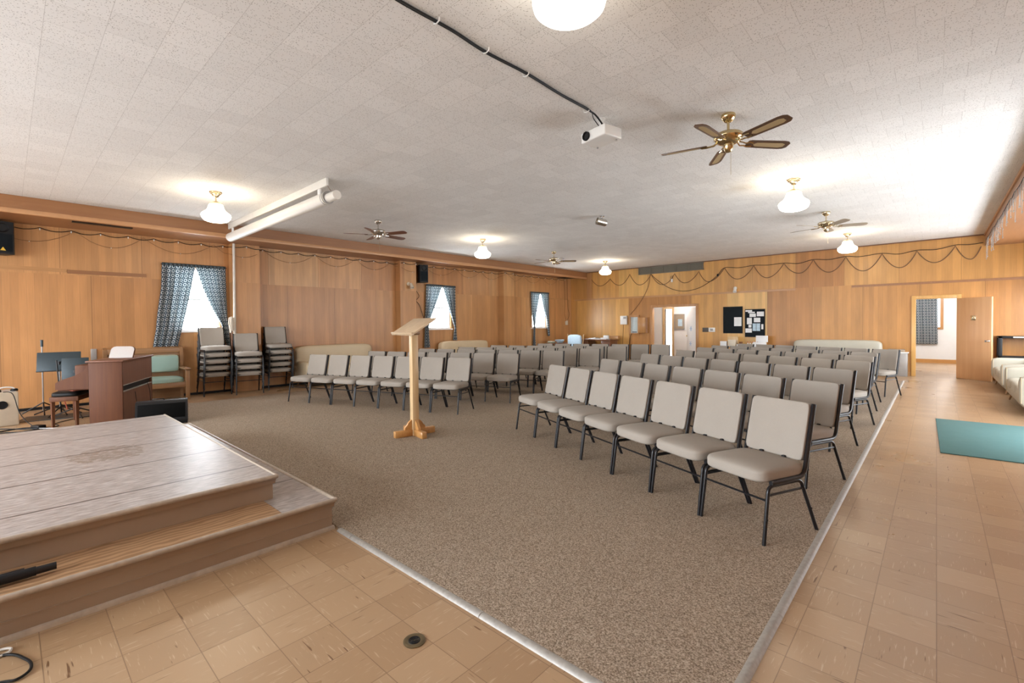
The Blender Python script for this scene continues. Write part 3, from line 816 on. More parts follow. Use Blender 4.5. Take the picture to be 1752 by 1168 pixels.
# silver rounded panel on the piano
sp = thing('tilted_panel', 'shiny silver rounded panel leaning on top of the piano', 'panel', PL(-.62, -.20, 1.01), R(52))
poly = [(-.17, 0), (.17, 0), (.17, .14)] + [(.17 - .07 * (1 - math.cos(a)), .14 + .06 * math.sin(a)) for a in (R(30), R(60), R(90))] + [(-.1 - .07 * math.sin(a), .2 - .06 * (1 - math.cos(a))) for a in (R(0), R(30), R(60), R(90))]
tmx = Matrix.Rotation(R(-24), 4, 'X')
MB().prism(poly, -.006, .006, 'xz', tmx).build('panel_face', 'chrome', sp)
MB().prism([(a * 1.03, b * 1.03) for a, b in poly], .007, .018, 'xz', tmx).build('panel_back', 'piano', sp)
cable([PL(-.5, .012, .47), PL(-.5, .03, .3), PL(-.52, .05, .08), PL(-.5, .12, .012), PL(-.25, .3, .01)], .005, 'black_plastic', 'black cord hanging down the back of the piano')
cable([PL(-1.1, .012, .56), PL(-1.16, .03, .4), PL(-1.2, .05, .1), PL(-1.15, .2, .01), PL(-.9, .45, .01)], .005, 'black_plastic', 'second black cord trailing from the slot of the piano')
# settee on the window wall
se = thing('settee', 'oak settee with seafoam green padded seat and back under the curtain', 'settee', WP(.42, 1.93, 0), WA)
W2 = .62
MB().box(-.36, -.30, -W2, W2, .0, 1.06, .008).build('back_frame', 'oak_mid_y', se)
for s in (-1, 1):
    y = W2 * s
    pr = [(-.38, 0), (-.30, 0), (-.28, .62), (-.25, .9), (-.27, 1.06), (-.34, 1.1), (-.38, 1.1)]
    MB().prism(pr, y - .03, y + .03, 'xz').build('side_post', 'oak_mid', se)
    MB().box(.26, .33, y - .035, y + .035, 0, .62, .006).build('leg', 'oak_mid', se)
    MB().box(-.3, .37, y - .05, y + .05, .62, .655, .008).build('armrest', 'oak_mid', se)
MB().box(-.30, -.27, -W2 + .03, W2 - .03, .96, 1.07, .006).build('top_rail', 'oak_mid_y', se)
MB().box(-.3, .30, -W2 + .03, W2 - .03, .27, .37, .006).build('seat_rail', 'oak_mid_y', se)
for s in (-1, 1):
    b = MB().pillow((-.255, s * .29, .74), .06, .56, .36, 7., 6).build('back_cushion', 'seafoam', se, 180)
    m = MB()
    for q in range(22):
        m.ball((-.228, s * .29 - .265 + .53 * q / 21, .575), .008, 6); m.ball((-.228, s * .29 - .265 + .53 * q / 21, .905), .008, 6)
    for q in range(12):
        m.ball((-.228, s * .29 + .265 * s, .575 + .33 * q / 11), .008, 6)
    m.build('nail_trim', 'gold_tack', b)
sc_ = MB().pillow((.02, 0, .415), .56, 1.16, .12, 6., 6, .02).build('seat_cushion', 'seafoam', se, 180)
m = MB()
for q in range(34): m.ball((.303, -.56 + 1.12 * q / 33, .378), .008, 6)
m.build('nail_trim', 'gold_tack', sc_)
# floor monitor wedge in front of stage end
wg = thing('stage_monitor', 'black wedge floor monitor speaker between stage end and piano', 'loudspeaker', (-8.83, 1.61, 0), R(-14))
MB().prism([(-.2, 0), (.14, 0), (.16, .02), (.165, .10), (.06, .345), (.03, .365), (-.14, .365), (-.2, .3)], -.32, .32, 'xz').build('cabinet', 'black_plastic', wg)
gq = Matrix.Translation((.118, 0, .222)) @ Matrix.Rotation(R(-23.2), 4, 'Y')
MB().box(-.004, .006, -.29, .29, -.115, .115, .003, 1, gq).build('grille', 'matte_black', wg)
MB().tube([(-.08, -.12, .362), (-.07, -.12, .39), (-.07, .02, .39), (-.08, .02, .362)], .008, 8).build('handle', 'black_steel', wg)
# music stands
def music_stand(x, y, rz, w, h, zt, label, tilt=18):
    t = thing('music_stand', label, 'music stand', (x, y, 0), rz, 'music stands behind the piano')
    q = Matrix.Translation((0, 0, zt)) @ Matrix.Rotation(R(-tilt), 4, 'Y')
    MB().box(-.008, .008, -w / 2, w / 2, -h / 2, h / 2, .006, 2, q).build('desk', 'slate', t)
    MB().box(.0, .05, -w / 2, w / 2, -h / 2 - .01, -h / 2 + .004, .003, 1, q).build('ledge', 'slate', t)
    MB().tube([(0, 0, .12), (0, 0, zt - .02)], .014, 10).build('pole', 'grey_metal', t)
    MB().tube([(0, 0, zt - .06), (.0, 0, zt)], .03, 10).build('tilt_knob', 'black_steel', t)
    for j in range(3):
        a = R(120 * j + 20)
        MB().tube([(0, 0, .16), (.12 * math.cos(a), .12 * math.sin(a), .11), (.34 * math.cos(a), .34 * math.sin(a), .016)], .011, 8).build('leg', 'black_steel', t)
    return t
music_stand(-11.35, .62, R(-10), .56, .34, .92, 'wide slate music stand nearest the panelled wall')
music_stand(-10.75, .78, R(-12), .34, .40, .80, 'small slate music stand just behind the piano keyboard', 10)
ms = thing('microphone_stand', 'upright dark microphone stand behind the wide music stand', 'microphone stand', (-11.6, .42, 0))
MB().tube([(0, 0, .05), (0, 0, 1.18)], .011, 8).build('pole', 'grey_metal', ms); MB().tube([(0, 0, 1.18), (0, 0, 1.3)], .02, 10).build('clip', 'slate', ms)
for j in range(3):
    a = R(120 * j); MB().tube([(0, 0, .2), (.3 * math.cos(a), .3 * math.sin(a), .012)], .01, 8).build('leg', 'black_steel', ms)
ms = thing('microphone_stand', 'second folded microphone stand leaning between the music stands', 'microphone stand', (-11.15, .62, 0), R(30))
MB().tube([(0, 0, .05), (-.08, 0, .95)], .011, 8).build('pole', 'black_steel', ms); MB().tube([(-.05, 0, .55), (.09, .03, .1)], .009, 8).build('boom', 'red', ms)
for j in range(3):
    a = R(120 * j + 50); MB().tube([(0, 0, .16), (.26 * math.cos(a), .26 * math.sin(a), .012)], .01, 8).build('leg', 'black_steel', ms)
# amp with radio and headphones at the frame edge
am = thing('amplifier', 'cream amplifier cabinet with a round black port by the stage', 'amplifier', (-10.75, -.22, 0), R(10))
MB().box(-.22, .22, -.32, .30, 0, .52, .012).build('cabinet', 'amp', am)
m = MB(); m.lathe([(0, 0), (.062, 0), (.062, .012), (.05, .014), (.045, .006), (0, .005)], 24, mat=Matrix.Translation((.22, .12, .33)) @ Matrix.Rotation(R(90), 4, 'Y')); m.build('port', 'black_plastic', am)
MB().box(-.2, .2, -.30, .28, .52, .532).build('top_panel', 'white_plastic', am)
mx = thing('mixer', 'small cream mixer box with dark wire handle on the amplifier', 'mixer', (-10.8, -.28, .532), R(10))
MB().box(-.13, .13, -.2, .13, 0.05, .22, .01).build('case', 'amp', mx); MB().box(-.12, .12, -.18, .12, 0, .05).build('foot', 'black_plastic', mx)
MB().tube([(.1, -.18, .22), (.1, -.18, .31), (.1, .1, .31), (.1, .1, .22)], .008, 8).build('handle', 'black_steel', mx)
hp = thing('headphones', 'black headphones resting on top of the cream amplifier', 'headphones', (-10.6, -.02, .532), R(10))
MB().tube([(0, -.09 * math.cos(a), .035 + .03 * math.sin(a)) for a in [PI * j / 10 for j in range(11)]], .011, 8).build('headband', 'white_plastic', hp)
for s in (-1, 1): MB().lathe([(0, 0), (.042, 0), (.045, .015), (.035, .035), (0, .037)], 16, c=(0, .09 * s, 0)).build('ear_cup', 'black_plastic', hp)
cable([(-10.45, -.05, .54), (-10.44, .05, .5), (-10.35, .12, .2), (-10.2, .25, .01), (-9.9, .38, .008), (-9.6, .5, .008)], .006, 'black_plastic', 'black cable running from headphones down to the floor')
cable([(-10.6, -.4), (-10.3, -.1), (-10.05, .1), (-9.9, .25), (-9.7, .42), (-9.55, .62), (-9.6, .8)], .008, 'black_plastic', 'thick black cable lying on tiles between stage and amplifier')
cable([(-10.1, .35), (-9.95, .3), (-9.8, .42), (-9.95, .52), (-10.2, .5), (-10.5, .75), (-10.6, 1.0)], .006, 'black_plastic', 'thin looped cable on the tiles beside the piano bench')
cable([(-9.95, -.3), (-9.85, -.05), (-9.75, .15), (-9.9, .35), (-10.1, .15), (-10.0, -.1), (-9.8, -.2)], .009, 'black_plastic', 'coiled black cable at the far edge of the stage')
cable([(-9.85, .3), (-9.7, .45), (-9.62, .62), (-9.55, .75)], .012, 'white_plastic', 'white power strip lead lying by the piano bench')
bx = MB().box(-.08, .08, -.05, .05, 0, .05, .008).build('junction_box', 'black_plastic'); bx.location = (-9.93, .3, 0.004); bx.rotation_euler = (0, 0, R(30)); tag(bx, 'small black cable box on the floor among the cables', 'box')
ru = MB().box(-.5, .5, -.28, .28, 0, .008).build('floor_mat', 'slate'); ru.location = (-10.95, .62, .001); ru.rotation_euler = (0, 0, R(75)); tag(ru, 'slate blue mat on the floor under the music stands', 'mat')

# ---- items hung on the window wall ---------------------------------------
def wall_speaker(y, z, n, rz, w, h, label, badge=True):
    t = thing('wall_speaker', label, 'loudspeaker', WP(n, y, z), WA + rz)
    poly = [(-.14, -w / 2 * .7), (.10, -w / 2), (.15, -w / 2 * .85), (.165, 0), (.15, w / 2 * .85), (.10, w / 2), (-.14, w / 2 * .7)]
    MB().prism(poly, 0, h, 'xy').build('cabinet', 'black_plastic', t)
    MB().prism([(a + .006 if a > .1 else a, b * .88) for a, b in poly if a > 0], .04, h * .62, 'xy').build('grille', 'board', t)
    MB().lathe([(0, 0), (.07, 0), (.085, .02), (.08, .024), (.05, .008), (0, .006)], 20, mat=Matrix.Translation((.15, 0, h * .8)) @ Matrix.Rotation(R(90), 4, 'Y')).build('horn', 'black_plastic', t)
    if badge: MB().prism([(-.035, .055), (.035, .055), (0, .115)], .17, .176, 'yz').build('badge', 'yellow', t)
    MB().box(-n + .002, -.12, -.03, .03, h * .4, h * .6).build('bracket', 'black_steel', t)
    return t
wall_speaker(-.045, 2.80, .20, R(18), .33, .56, 'black wall loudspeaker with yellow triangle badge above the stage')
wall_speaker(8.72, 2.80, .20, R(-14), .30, .54, 'black wall loudspeaker beside the second pilaster above the curtain', False)
cable([WP(.06, 8.6, 2.82), WP(.05, 8.57, 2.6), WP(.04, 8.7, 2.4), WP(.03, 8.6, 2.25), WP(.03, 8.72, 2.1), WP(.03, 8.9, 1.6), WP(.03, 9.0, 1.2)], .007, 'black_plastic', 'black loudspeaker cable dangling beside the second pilaster')
def flood(loc, rz, label, head='white_plastic'):
    t = thing('spotlight', label, 'lamp', loc, rz)
    MB().lathe([(0, 0), (.055, 0), (.055, .015), (.03, .03), (0, .032)], 18, mat=Matrix.Rotation(R(90), 4, 'Y')).build('mounting_plate', head, t)
    MB().tube([(.02, 0, 0), (.08, 0, .02), (.1, .02, -.02)], .014, 8).build('arm', head, t)
    MB().lathe([(0, .06), (.03, .06), (.038, .02), (.05, -.06), (.06, -.1), (.05, -.1), (.03, -.05), (0, -.04)], 18, mat=Matrix.Translation((.12, .03, -.04)) @ Matrix.Rotation(R(-25), 4, 'Y')).build('lamp_head', head, t)
    return t
flood(WP(.251, 8.18, 2.73), WA, 'beige spotlight fixed to the second wooden pilaster', 'beige_plastic')
flood((-4.95, YB - .002, 2.62), R(-90), 'white spotlight on the back wall above the black boards')
# conduit and mop
o = MB().tube([WP(.285, 3.555, SZ - .01), WP(.285, 3.54, 1.2)], .026, 12).build('conduit_pipe', 'cream_paint'); tag(o, 'cream vertical pipe at the edge of the first pilaster', 'pipe')
mo = thing('mop', 'mop with dark handle standing head up against the white pipe', 'mop', WP(.36, 3.48, 0.), WA)
MB().tube([(0, 0, 0), (-.0, -.02, 1.48)], .016, 10).build('handle', 'darkwood', mo)
m = MB()
for j in range(26):
    a = 2 * PI * j / 26 + random.uniform(-.1, .1); r_ = random.uniform(.03, .06)
    m.tube([(0, -.02, 1.72), (r_ * .8 * math.cos(a), -.02 + r_ * .8 * math.sin(a), 1.7), (r_ * math.cos(a), -.02 + r_ * math.sin(a), 1.58), (r_ * .6 * math.cos(a), -.02 + r_ * .6 * math.sin(a), random.uniform(1.36, 1.46))], .011, 5)
m.build('mop_head', 'white_rope', mo)
pl = MB().box(.001, .012, -.045, .045, -.11, .11, .003).build('outlet_plate', 'grey_metal'); pl.location = WP(0, 1.155, .98); pl.rotation_euler = (0, 0, WA); tag(pl, 'grey metal outlet plate on panelled wall near the music stands', 'outlet')
jb = thing('outlet_box', 'beige surface outlet box on the panelled wall in the corner', 'outlet', WP(.001, 16.1, 1.53), WA)
MB().box(0, .045, -.07, .07, -.09, .07, .006).build('box', 'beige_plastic', jb); MB().box(.045, .05, -.05, -.02, .07, .11).box(.045, .05, .02, .05, .07, .11).build('plugs', 'beige_plastic', jb)
cable([WP(.02, 15.95, SZ), WP(.02, 16.0, 2.4), WP(.02, 15.98, 1.9), WP(.045, 16.06, 1.62)], .006, 'wire_tan', 'thin cord dropping from the soffit to the corner outlet box')
cable([WP(.02, 16.15, SZ), WP(.02, 16.2, 2.2), WP(.02, 16.3, 1.9), WP(.045, 16.12, 1.64)], .005, 'black_plastic', 'black cord hanging in the corner above the outlet box')
# string lights along the window wall
sl = thing('string_lights', 'dark string of small bulbs draped along the window wall soffit', 'string lights', WP(.03, 0, SZ - .02), WA)
ys = [-.8 + .42 * i for i in range(41)]
def prot(y):
    return .25 if any(a - .02 < y < b + .02 for a, b in ((3.52, 4.10), (7.90, 8.46), (12.16, 12.70))) else 0.
pts = []
for a, b in zip(ys, ys[1:]):
    for t in range(6):
        q = t / 6; y = a + (b - a) * q
        pts.append((prot(y), y, -.02 - .05 * 4 * q * (1 - q)))
MB().tube(pts, .007, 6).build('wire', 'black_plastic', sl)
pts = []; yy = -.3
while yy < 15.5:
    L = random.uniform(1.0, 1.3)
    for t in range(10):
        q = t / 10; pts.append((prot(yy + L * q), yy + L * q, .0 - 1.05 * q * (1 - q) - .02))
    yy += L
MB().tube(pts, .0035, 5).build('swag_wire', 'wire_tan', sl)
for i, y in enumerate(ys):
    MB().lathe([(0, .02), (.006, .018), (.011, .0), (.009, -.014), (0, -.02)], 8, c=(prot(y) + .01, y, -.05)).build('bulb', 'clear_bulb', sl)
for i in range(0, len(pts), 5):
    p = pts[i]
    if i % 10: MB().ball((p[0] + .006, p[1], p[2] - .008), .009, 6).build('bulb', 'clear_bulb', sl)
# sofas against the window wall
def sofa(loc, rz, w, label, mt, arms=(1, 1), h=.98, base=None, d=.85, seat=.42, legs=True, g=None):
    t = thing('sofa', label, 'sofa', loc, rz, g)      # faces local +x, runs along y
    MB().pillow((-d / 2 + .13, 0, (h + .2) / 2), .26, w, h - .2, 9., 8).build('backrest', mt, t, 180)
    MB().box(-d / 2 + .1, d / 2 - .04, -w / 2 + .03, w / 2 - .03, .14, .32, .03).build('base', base or mt, t)
    nC = max(1, round((w - .2) / .75))
    for j in range(nC):
        cw = (w - (.16 * sum(arms))) / nC; y = -w / 2 + .16 * arms[0] + cw * (j + .5)
        MB().pillow((.1, y, seat - .04), d - .26, cw - .01, .17, 7., 6, .012).build('seat_cushion', mt, t, 180)
    for s, a in zip((-1, 1), arms):
        if a:
            b = MB().pillow((.0, s * (w / 2 - .09), .385), d - .02, .17, .47, 8., 7).build('armrest', mt, t, 180)
            MB().tube([(d / 2 - .035, s * (w / 2 - .09) + q, z) for q, z in [(-.07, .2), (-.07, .56), (-.05, .595), (.05, .595), (.07, .56), (.07, .2)]], .007, 6).build('piping', 'sofa_tan', b)
    for sx in (-1, 1):
        for sy in (-1, 1):
            MB().tube([(sx * (d / 2 - .12), sy * (w / 2 - .1), .16), (sx * (d / 2 - .08), sy * (w / 2 - .07), 0)], [.025, .012], 8).build('leg', 'oak_mid', t)
    return t
sofa(WP(.48, 5.92, 0), WA, 2.05, 'tan vinyl sofa along window wall behind the first row of chairs', 'sofa_tan', h=1.0, base='sofa_cream')
sofa(WP(.48, 10.35, 0), WA, 2.0, 'tan vinyl sofa under the curtain between second and third pilasters', 'sofa_tan', h=.96, base='sofa_cream')
sofa((-2.15, YB - .47, 0), R(-90), 2.12, 'white vinyl sofa against the back wall behind the last row', 'sofa_cream', h=.955)
sofa((1.36, 14.38, 0), R(180), 2.2, 'cream vinyl loveseat by the black shelf and open door', 'sofa_cream', (1, 1), h=.68, seat=.38)
sofa((1.36, 11.6, 0), R(180), 2.2, 'cream vinyl loveseat standing closest to the teal mat', 'sofa_cream', (1, 1), h=.68, seat=.38)

# ---- back wall items ------------------------------------------------------
gr = thing('wall_grille', 'long grey air grille high on the back wall', 'grille', (-7.2, YB - .002, 3.335))
MB().box(-1.21, 1.21, -.02, 0, 0, .26).build('filter', 'grille', gr)
m = MB()
for z in (0, .245): m.box(-1.23, 1.23, -.045, 0, z - .005, z + .022)
for i in range(6): m.box(-1.23 + i * .484, -1.23 + i * .484 + .022, -.045, 0, 0, .262)
m.build('frame', plain('dull_grey_frame', (.17, .15, .12), .5), gr)
def swag(name, ps, r, mt, label, closed=False):
    return cable([(x, YB - .015, z) for x, z in ps], r, mt, label, name=name, cat='cord', sub=5)
TAN = [(-10.62, 3.41), (-10.13, 3.02), (-9.68, 3.28), (-9.26, 2.99), (-8.81, 3.39), (-8.38, 2.95), (-7.93, 3.32), (-7.47, 2.9), (-7.02, 3.27), (-6.64, 2.91), (-6.15, 3.28), (-5.82, 2.9), (-5.29, 3.33), (-4.87, 2.92), (-4.38, 3.32), (-3.99, 2.9), (-3.52, 3.31), (-3.1, 2.97), (-2.74, 3.35), (-2.34, 2.94), (-1.94, 3.35), (-1.53, 2.91), (-1.12, 3.35), (-.73, 2.93), (-.39, 3.34), (-.03, 3.0), (.35, 3.39), (.63, 3.02), (.84, 3.41)]
m = MB(); pts = []
for (x0, z0), (x1, z1) in zip(TAN, TAN[1:]):
    for t in range(8):
        q = t / 8
        if z1 < z0: z = z1 + (z0 - z1) * (1 - q) ** 2
        else: z = z0 + (z1 - z0) * q * q
        pts.append((x0 + (x1 - x0) * q, 0, z))
o = MB().tube([(x + 10.62, 0, z - 3.) for x, y, z in pts], .010, 6).build('garland_cord', 'wire_tan'); o.location = (-10.62, YB - .014, 3.)
tag(o, 'brown garland cord hung in swags across the back wall', 'garland')
swag('power_cord', [(-7.93, 3.32), (-7.64, 3.05), (-7.19, 2.75), (-6.7, 2.62), (-6.18, 2.69), (-5.77, 2.9), (-5.51, 3.1), (-5.29, 3.33), (-4.83, 3.29), (-4.38, 3.33), (-3.99, 3.30), (-3.52, 3.32), (-3.12, 3.27), (-2.74, 3.35), (-2.34, 3.31), (-1.94, 3.36), (-1.61, 3.32), (-1.12, 3.36), (-.77, 3.3), (-.39, 3.36), (0., 3.34), (.35, 3.41), (.6, 3.39), (.85, 3.41)], .008, 'black_plastic', 'dark power cord running above the garland on the back wall')
swag('power_cord', [(-7.95, 3.58), (-7.97, 3.3), (-8.05, 2.86), (-8.35, 2.32), (-8.78, 1.84)], .008, 'wire_tan', 'cord slanting down from grille to the fuse boxes on the back wall')
pg = MB().ball((0, 0, 0), .03, 8, (1, .7, 1.4)).build('cord_plug', 'black_plastic'); pg.location = (-5.51, YB - .025, 3.1); tag(pg, 'black plug joining the cords on the back wall', 'plug')
# fuse boxes
wb = thing('fuse_box', 'small white fuse box on back wall beside the open panel box', 'fuse box', (-9.05, YB - .002, 1.44))
MB().box(-.14, .14, -.10, 0, 0, .34, .01).build('case', 'white_plastic', wb); MB().box(.0, .12, -.108, -.09, .22, .30, .004).build('label_window', 'grey_metal', wb)
eb = thing('panel_box', 'wood framed wall box with its door open showing grey panel', 'fuse box', (-8.6, YB - .002, 1.08))
m = MB()
for a, b, c, d in ((-.2, -.155, 0, .72), (.155, .2, 0, .72), (-.155, .155, .64, .72), (-.155, .155, 0, .03)): m.box(a, b, -.10, 0, c, d)
m.build('surround', 'trim', eb); MB().box(-.155, .155, -.04, -.02, .03, .64).build('panel_face', 'pan_grey', eb)
MB().box(-.1, .1, -.045, -.04, .05, .08).build('slot', 'black_plastic', eb)
dq = Matrix.Translation((.2, -.10, 0)) @ Matrix.Rotation(R(12), 4, 'Z')
MB().box(.0, .36, -.012, .012, .03, .62, .003, 1, dq).build('box_door', 'trim', eb); MB().box(.48, .54, -.08, 0, .03, .62).build('side_board', 'soffit', eb)
cable([(-9.1, YB - .007, 1.44), (-9.12, YB - .007, 1.0), (-9.14, YB - .007, .1)], .008, 'wire_tan', 'cord hanging from the white fuse box')
cable([(-8.68, YB - .03, 1.1), (-8.76, YB - .05, 1.02), (-8.82, YB - .015, .8), (-8.86, YB - .007, .1)], .008, 'black_plastic', 'black cord hanging from the open panel box')
ts = thing('thermostat', 'white thermostat next to dark switch plate on the back wall', 'thermostat', (-5.71, YB + .004, 1.235))
MB().box(-.11, .11, -.03, 0, -.075, .075, .025).build('case', 'white_plastic', ts); MB().box(-.05, .05, -.034, -.02, -.03, .04, .004).build('display', 'grey_metal', ts)
sw = MB().box(-.10, .10, -.012, 0, -.075, .075, .004).build('switch_plate', plain('dark_switch', (.08, .07, .06), .5)); sw.location = (-5.93, YB - .002, 1.235); tag(sw, 'dark switch plate beside the white thermostat on the back wall', 'switch')
sn = thing('wall_sensor', 'small white sensor with dark loop above the double doorway', 'sensor', (-7.12, YB - .002, 3.03)); MB().box(-.03, .03, -.03, 0, -.06, .06, .006).build('case', 'white_plastic', sn)
MB().tube([(-.05, -.02, .08), (-.03, -.02, .16), (.03, -.02, .17), (.04, -.02, .07)], .006, 6).build('loop', 'black_plastic', sn)
def board(x0, x1, z0, z1, label, papers, y=YB):
    t = thing('notice_board', label, 'notice board', ((x0 + x1) / 2, y - .002, z0))
    w, h = x1 - x0, z1 - z0
    MB().box(-w / 2, w / 2, -.02, 0, 0, h, .003).build('felt', 'board', t)
    m = MB()
    for a, b, c, d in ((-w / 2, -w / 2 + .014, 0, h), (w / 2 - .014, w / 2, 0, h), (-w / 2, w / 2, 0, .014), (-w / 2, w / 2, h - .014, h)): m.box(a, b, -.026, 0, c, d)
    m.build('frame', 'black_plastic', t)
    for u0, u1, v0, v1, lab, mt in papers:
        p = MB().box(0, (u1 - u0) * w, -.002, 0, 0, (v1 - v0) * h).build('paper_sheet', mt); p.location = (x0 + u0 * w, y - .0225, z0 + v0 * h)
        tag(p, lab, 'paper', 'papers pinned on the black boards')
board(-5.33, -4.72, 1.12, 2.01, 'tall black notice board with a single white sheet', [(.57, .95, .27, .60, 'single white sheet low on the plainer black notice board', 'paper')])
board(-4.645, -4.05, 1.0, 1.91, 'black notice board crowded with pinned white papers', [
    (.02, .36, .91, .97, 'narrow white strip at the top corner of the crowded board', 'paper'), (.16, .5, .86, .905, 'white title strip just under the top strip of the board', 'paper'),
    (.23, .55, .72, .84, 'wide white note below the title strips', 'paper'), (.6, .95, .74, .905, 'large white sheet in the upper corner by the crowded board edge', 'paper'),
    (.1, .35, .46, .69, 'upright white sheet midway down the crowded board', 'paper'), (.45, .77, .53, .69, 'white card in the centre of the crowded board', 'paper'),
    (.39, .56, .22, .49, 'pale blue leaflet, first of the pair on the crowded board', 'paper_b'), (.58, .76, .22, .49, 'pale blue leaflet next to its twin on the crowded board', 'paper_b'),
    (.18, .33, .34, .44, 'tiny square white note beside the blue leaflets', 'paper'), (.82, .92, .28, .46, 'narrow white slip at the edge beyond the blue leaflets', 'paper'),
    (.01, .35, .16, .31, 'white note at the bottom corner of the crowded board', 'paper')])
# literature table
lt = thing('literature_table', 'folding table with leaflets below the black notice boards', 'table', (-4.6, 15.95, 0))
MB().box(-.72, .72, -.3, .3, .69, .72, .006).build('tabletop', 'grey_metal', lt)
for sx in (-.64, .64):
    for sy in (-.24, .24): MB().tube([(sx, sy, 0), (sx, sy, .69)], .014, 8).build('leg', 'black_steel', lt)
def bx_(x, y, z, w, d, h, mt, name, label, cat, rz=0., bev=.004):
    o = MB().box(-w / 2, w / 2, -d / 2, d / 2, 0, h, bev).build(name, mt); o.location = (x, y, z); o.rotation_euler = (0, 0, rz); return tag(o, label, cat)
bx_(-5.14, 15.9, .72, .2, .12, .15, 'paper', 'leaflet_box', 'white leaflet box at the end of the literature table', 'box')
bx_(-4.88, 15.9, .72, .22, .14, .2, 'beige_plastic', 'wooden_tray', 'beige box between the white leaflet boxes on the table', 'box')
bx_(-4.90, 16.05, .72, .3, .1, .3, 'pine', 'wooden_rack', 'pale wooden rack standing behind the leaflet boxes', 'rack')
bx_(-4.62, 15.9, .72, .2, .2, .06, 'paper', 'leaflet_stack', 'low white leaflet stack in the middle of the literature table', 'papers')
c_ = MB().lathe([(0, 0), (.03, 0), (.055, .05), (.06, .08), (.05, .08), (0, .06)], 14).build('bowl', 'darkwood'); c_.location = (-4.62, 15.9, .78); tag(c_, 'small dark bowl on the leaflets', 'bowl')
for i in range(5):
    x = -4.42 + .07 * i
    b = thing('glue_bottle', 'small %s bottle, %s from the dark bowl on the literature table' % ('white', ORD[i]), 'bottle', (x, 15.93, .72), group='bottles on the literature table')
    MB().lathe([(0, 0), (.022, 0), (.022, .08), (.01, .1), (.01, .115)], 10).build('body', 'paper', b); MB().lathe([(0, .115), (.013, .115), (.012, .15), (0, .152)], 10).build('cap', 'red', b)
bx_(-4.08, 15.95, .72, .34, .18, .14, 'paper', 'pamphlet_rack', 'white pamphlet rack at the table end beside the bare panelling', 'rack')
bx_(-4.04, 16.03, .86, .34, .04, .2, 'paper', 'pamphlets', 'pale printed pamphlets standing in the white pamphlet rack', 'papers')
# grey heater cabinet, armchair, desk, round table
hc = thing('heater_cabinet', 'grey metal heater cabinet beside the white sofa at back wall', 'heater', (-.72, YB - .16, 0))
MB().box(-.27, .16, -.14, .14, 0, .62, .006).build('body', 'grey_metal', hc); MB().box(-.29, .18, -.16, .14, .62, .645, .004).build('lid', 'white_plastic', hc); MB().box(-.25, .1, -.1, .12, .645, .72, .01).build('top_vent', 'kraft', hc)
dk = thing('desk', 'dark brown desk covered in papers in the hall corner', 'desk', (-9.95, 15.95, 0))
MB().box(-.72, .72, -.32, .32, .82, .86, .006).build('desktop', 'darkwood', dk)
for s in (-1, 1): MB().box(s * .5 - .2, s * .5 + .2, -.28, .28, .04, .82, .004).build('pedestal', 'darkwood', dk)
bx_(-9.35, 16.2, .86, .36, .2, .14, 'trim_x', 'wooden_box', 'brown wooden box at the end of the dark desk', 'box', R(8))
for i in range(7):
    x = -10.25 + .13 * i + random.uniform(-.03, .03)
    bx_(x, 15.82 + random.uniform(-.08, .1), .861, .22, .16, .03 + .02 * (i % 3), 'paper' if i % 2 else 'grey_metal', 'paper_pile', 'untidy %s paper pile, %s along the dark desk from the armchair' % ('white' if i % 2 else 'grey', ORD[i]), 'papers', random.uniform(-.4, .4))
bx_(-9.55, 15.9, .861, .2, .16, .16, 'paper', 'tissue_box', 'crumpled white tissue box beside the brown wooden box', 'box', R(15), .03)
ac = thing('armchair', 'white framed armchair with pale blue printed back by the desk', 'chair', (-10.62, 15.05, 0), R(-4))
MB().pillow((0, .22, .80), .66, .12, .52, 6., 7, sag=lambda o: o + Vector((0, 0, -.25 * o.x * o.x))).build('backrest', 'blue_print', ac, 180)
MB().pillow((0, -.05, .42), .62, .58, .14, 6., 6).build('seat', 'blue_print', ac, 180)
for s in (-1, 1):
    MB().tube([(.37 * s, .26, 0), (.37 * s, .25, .6), (.4 * s, .28, 1.07)], .02, 8).build('back_post', 'pine', ac); MB().tube([(.36 * s, -.3, 0), (.36 * s, -.3, .4)], .02, 8).build('leg', 'pine', ac)
rt = thing('round_table', 'small dark round table under the corner window', 'table', WP(.55, 14.75, 0))
MB().lathe([(0, .715), (.42, .715), (.43, .73), (.42, .745), (0, .745)], 28).build('tabletop', 'darkwood', rt); MB().lathe([(.2, 0), (.18, .03), (.035, .08), (.035, .70), (.09, .715)], 16).build('pedestal', 'darkwood', rt)
p_ = WP(.62, 14.68, .745)
bx_(p_.x - .16, p_.y - .12, .745, .26, .2, .035, 'green', 'green_book', 'green book under the cream booklet on the round table', 'book', .2)
bx_(p_.x - .16, p_.y - .12, .78, .24, .18, .03, 'beige_plastic', 'cream_booklet', 'cream booklet on top of the green book', 'book', -.1)
bw = MB().lathe([(0, 0), (.1, 0), (.17, .07), (.19, .12), (.18, .12), (.1, .02), (0, .02)], 20).build('basket', 'paper_b'); bw.location = (p_.x + .12, p_.y + .06, .745); tag(bw, 'pale shallow basket on the dark round table', 'basket')
# black shelf unit along the end wall past the open door
sh = thing('shelf_unit', 'black open shelf unit against back wall behind cream loveseat', 'shelf', (1.55, YB - .22, 0))
for x in (-.42, .5):
    for y in (-.17, .17): MB().box(x - .035, x + .035, y - .03, y + .03, 0, 1.1, .004).build('post', 'black_plastic', sh)
for z in (.3, .6, 1.08): MB().box(-.455, .535, -.2, .2, z - .03, z + .02, .004).build('shelf_board', 'black_plastic', sh)
tp = MB().box(-.09, .09, -.004, 0, -.015, .015).build('tape_patch', 'beige_plastic', sh); tp.location = (-.12, -.2, 1.075)
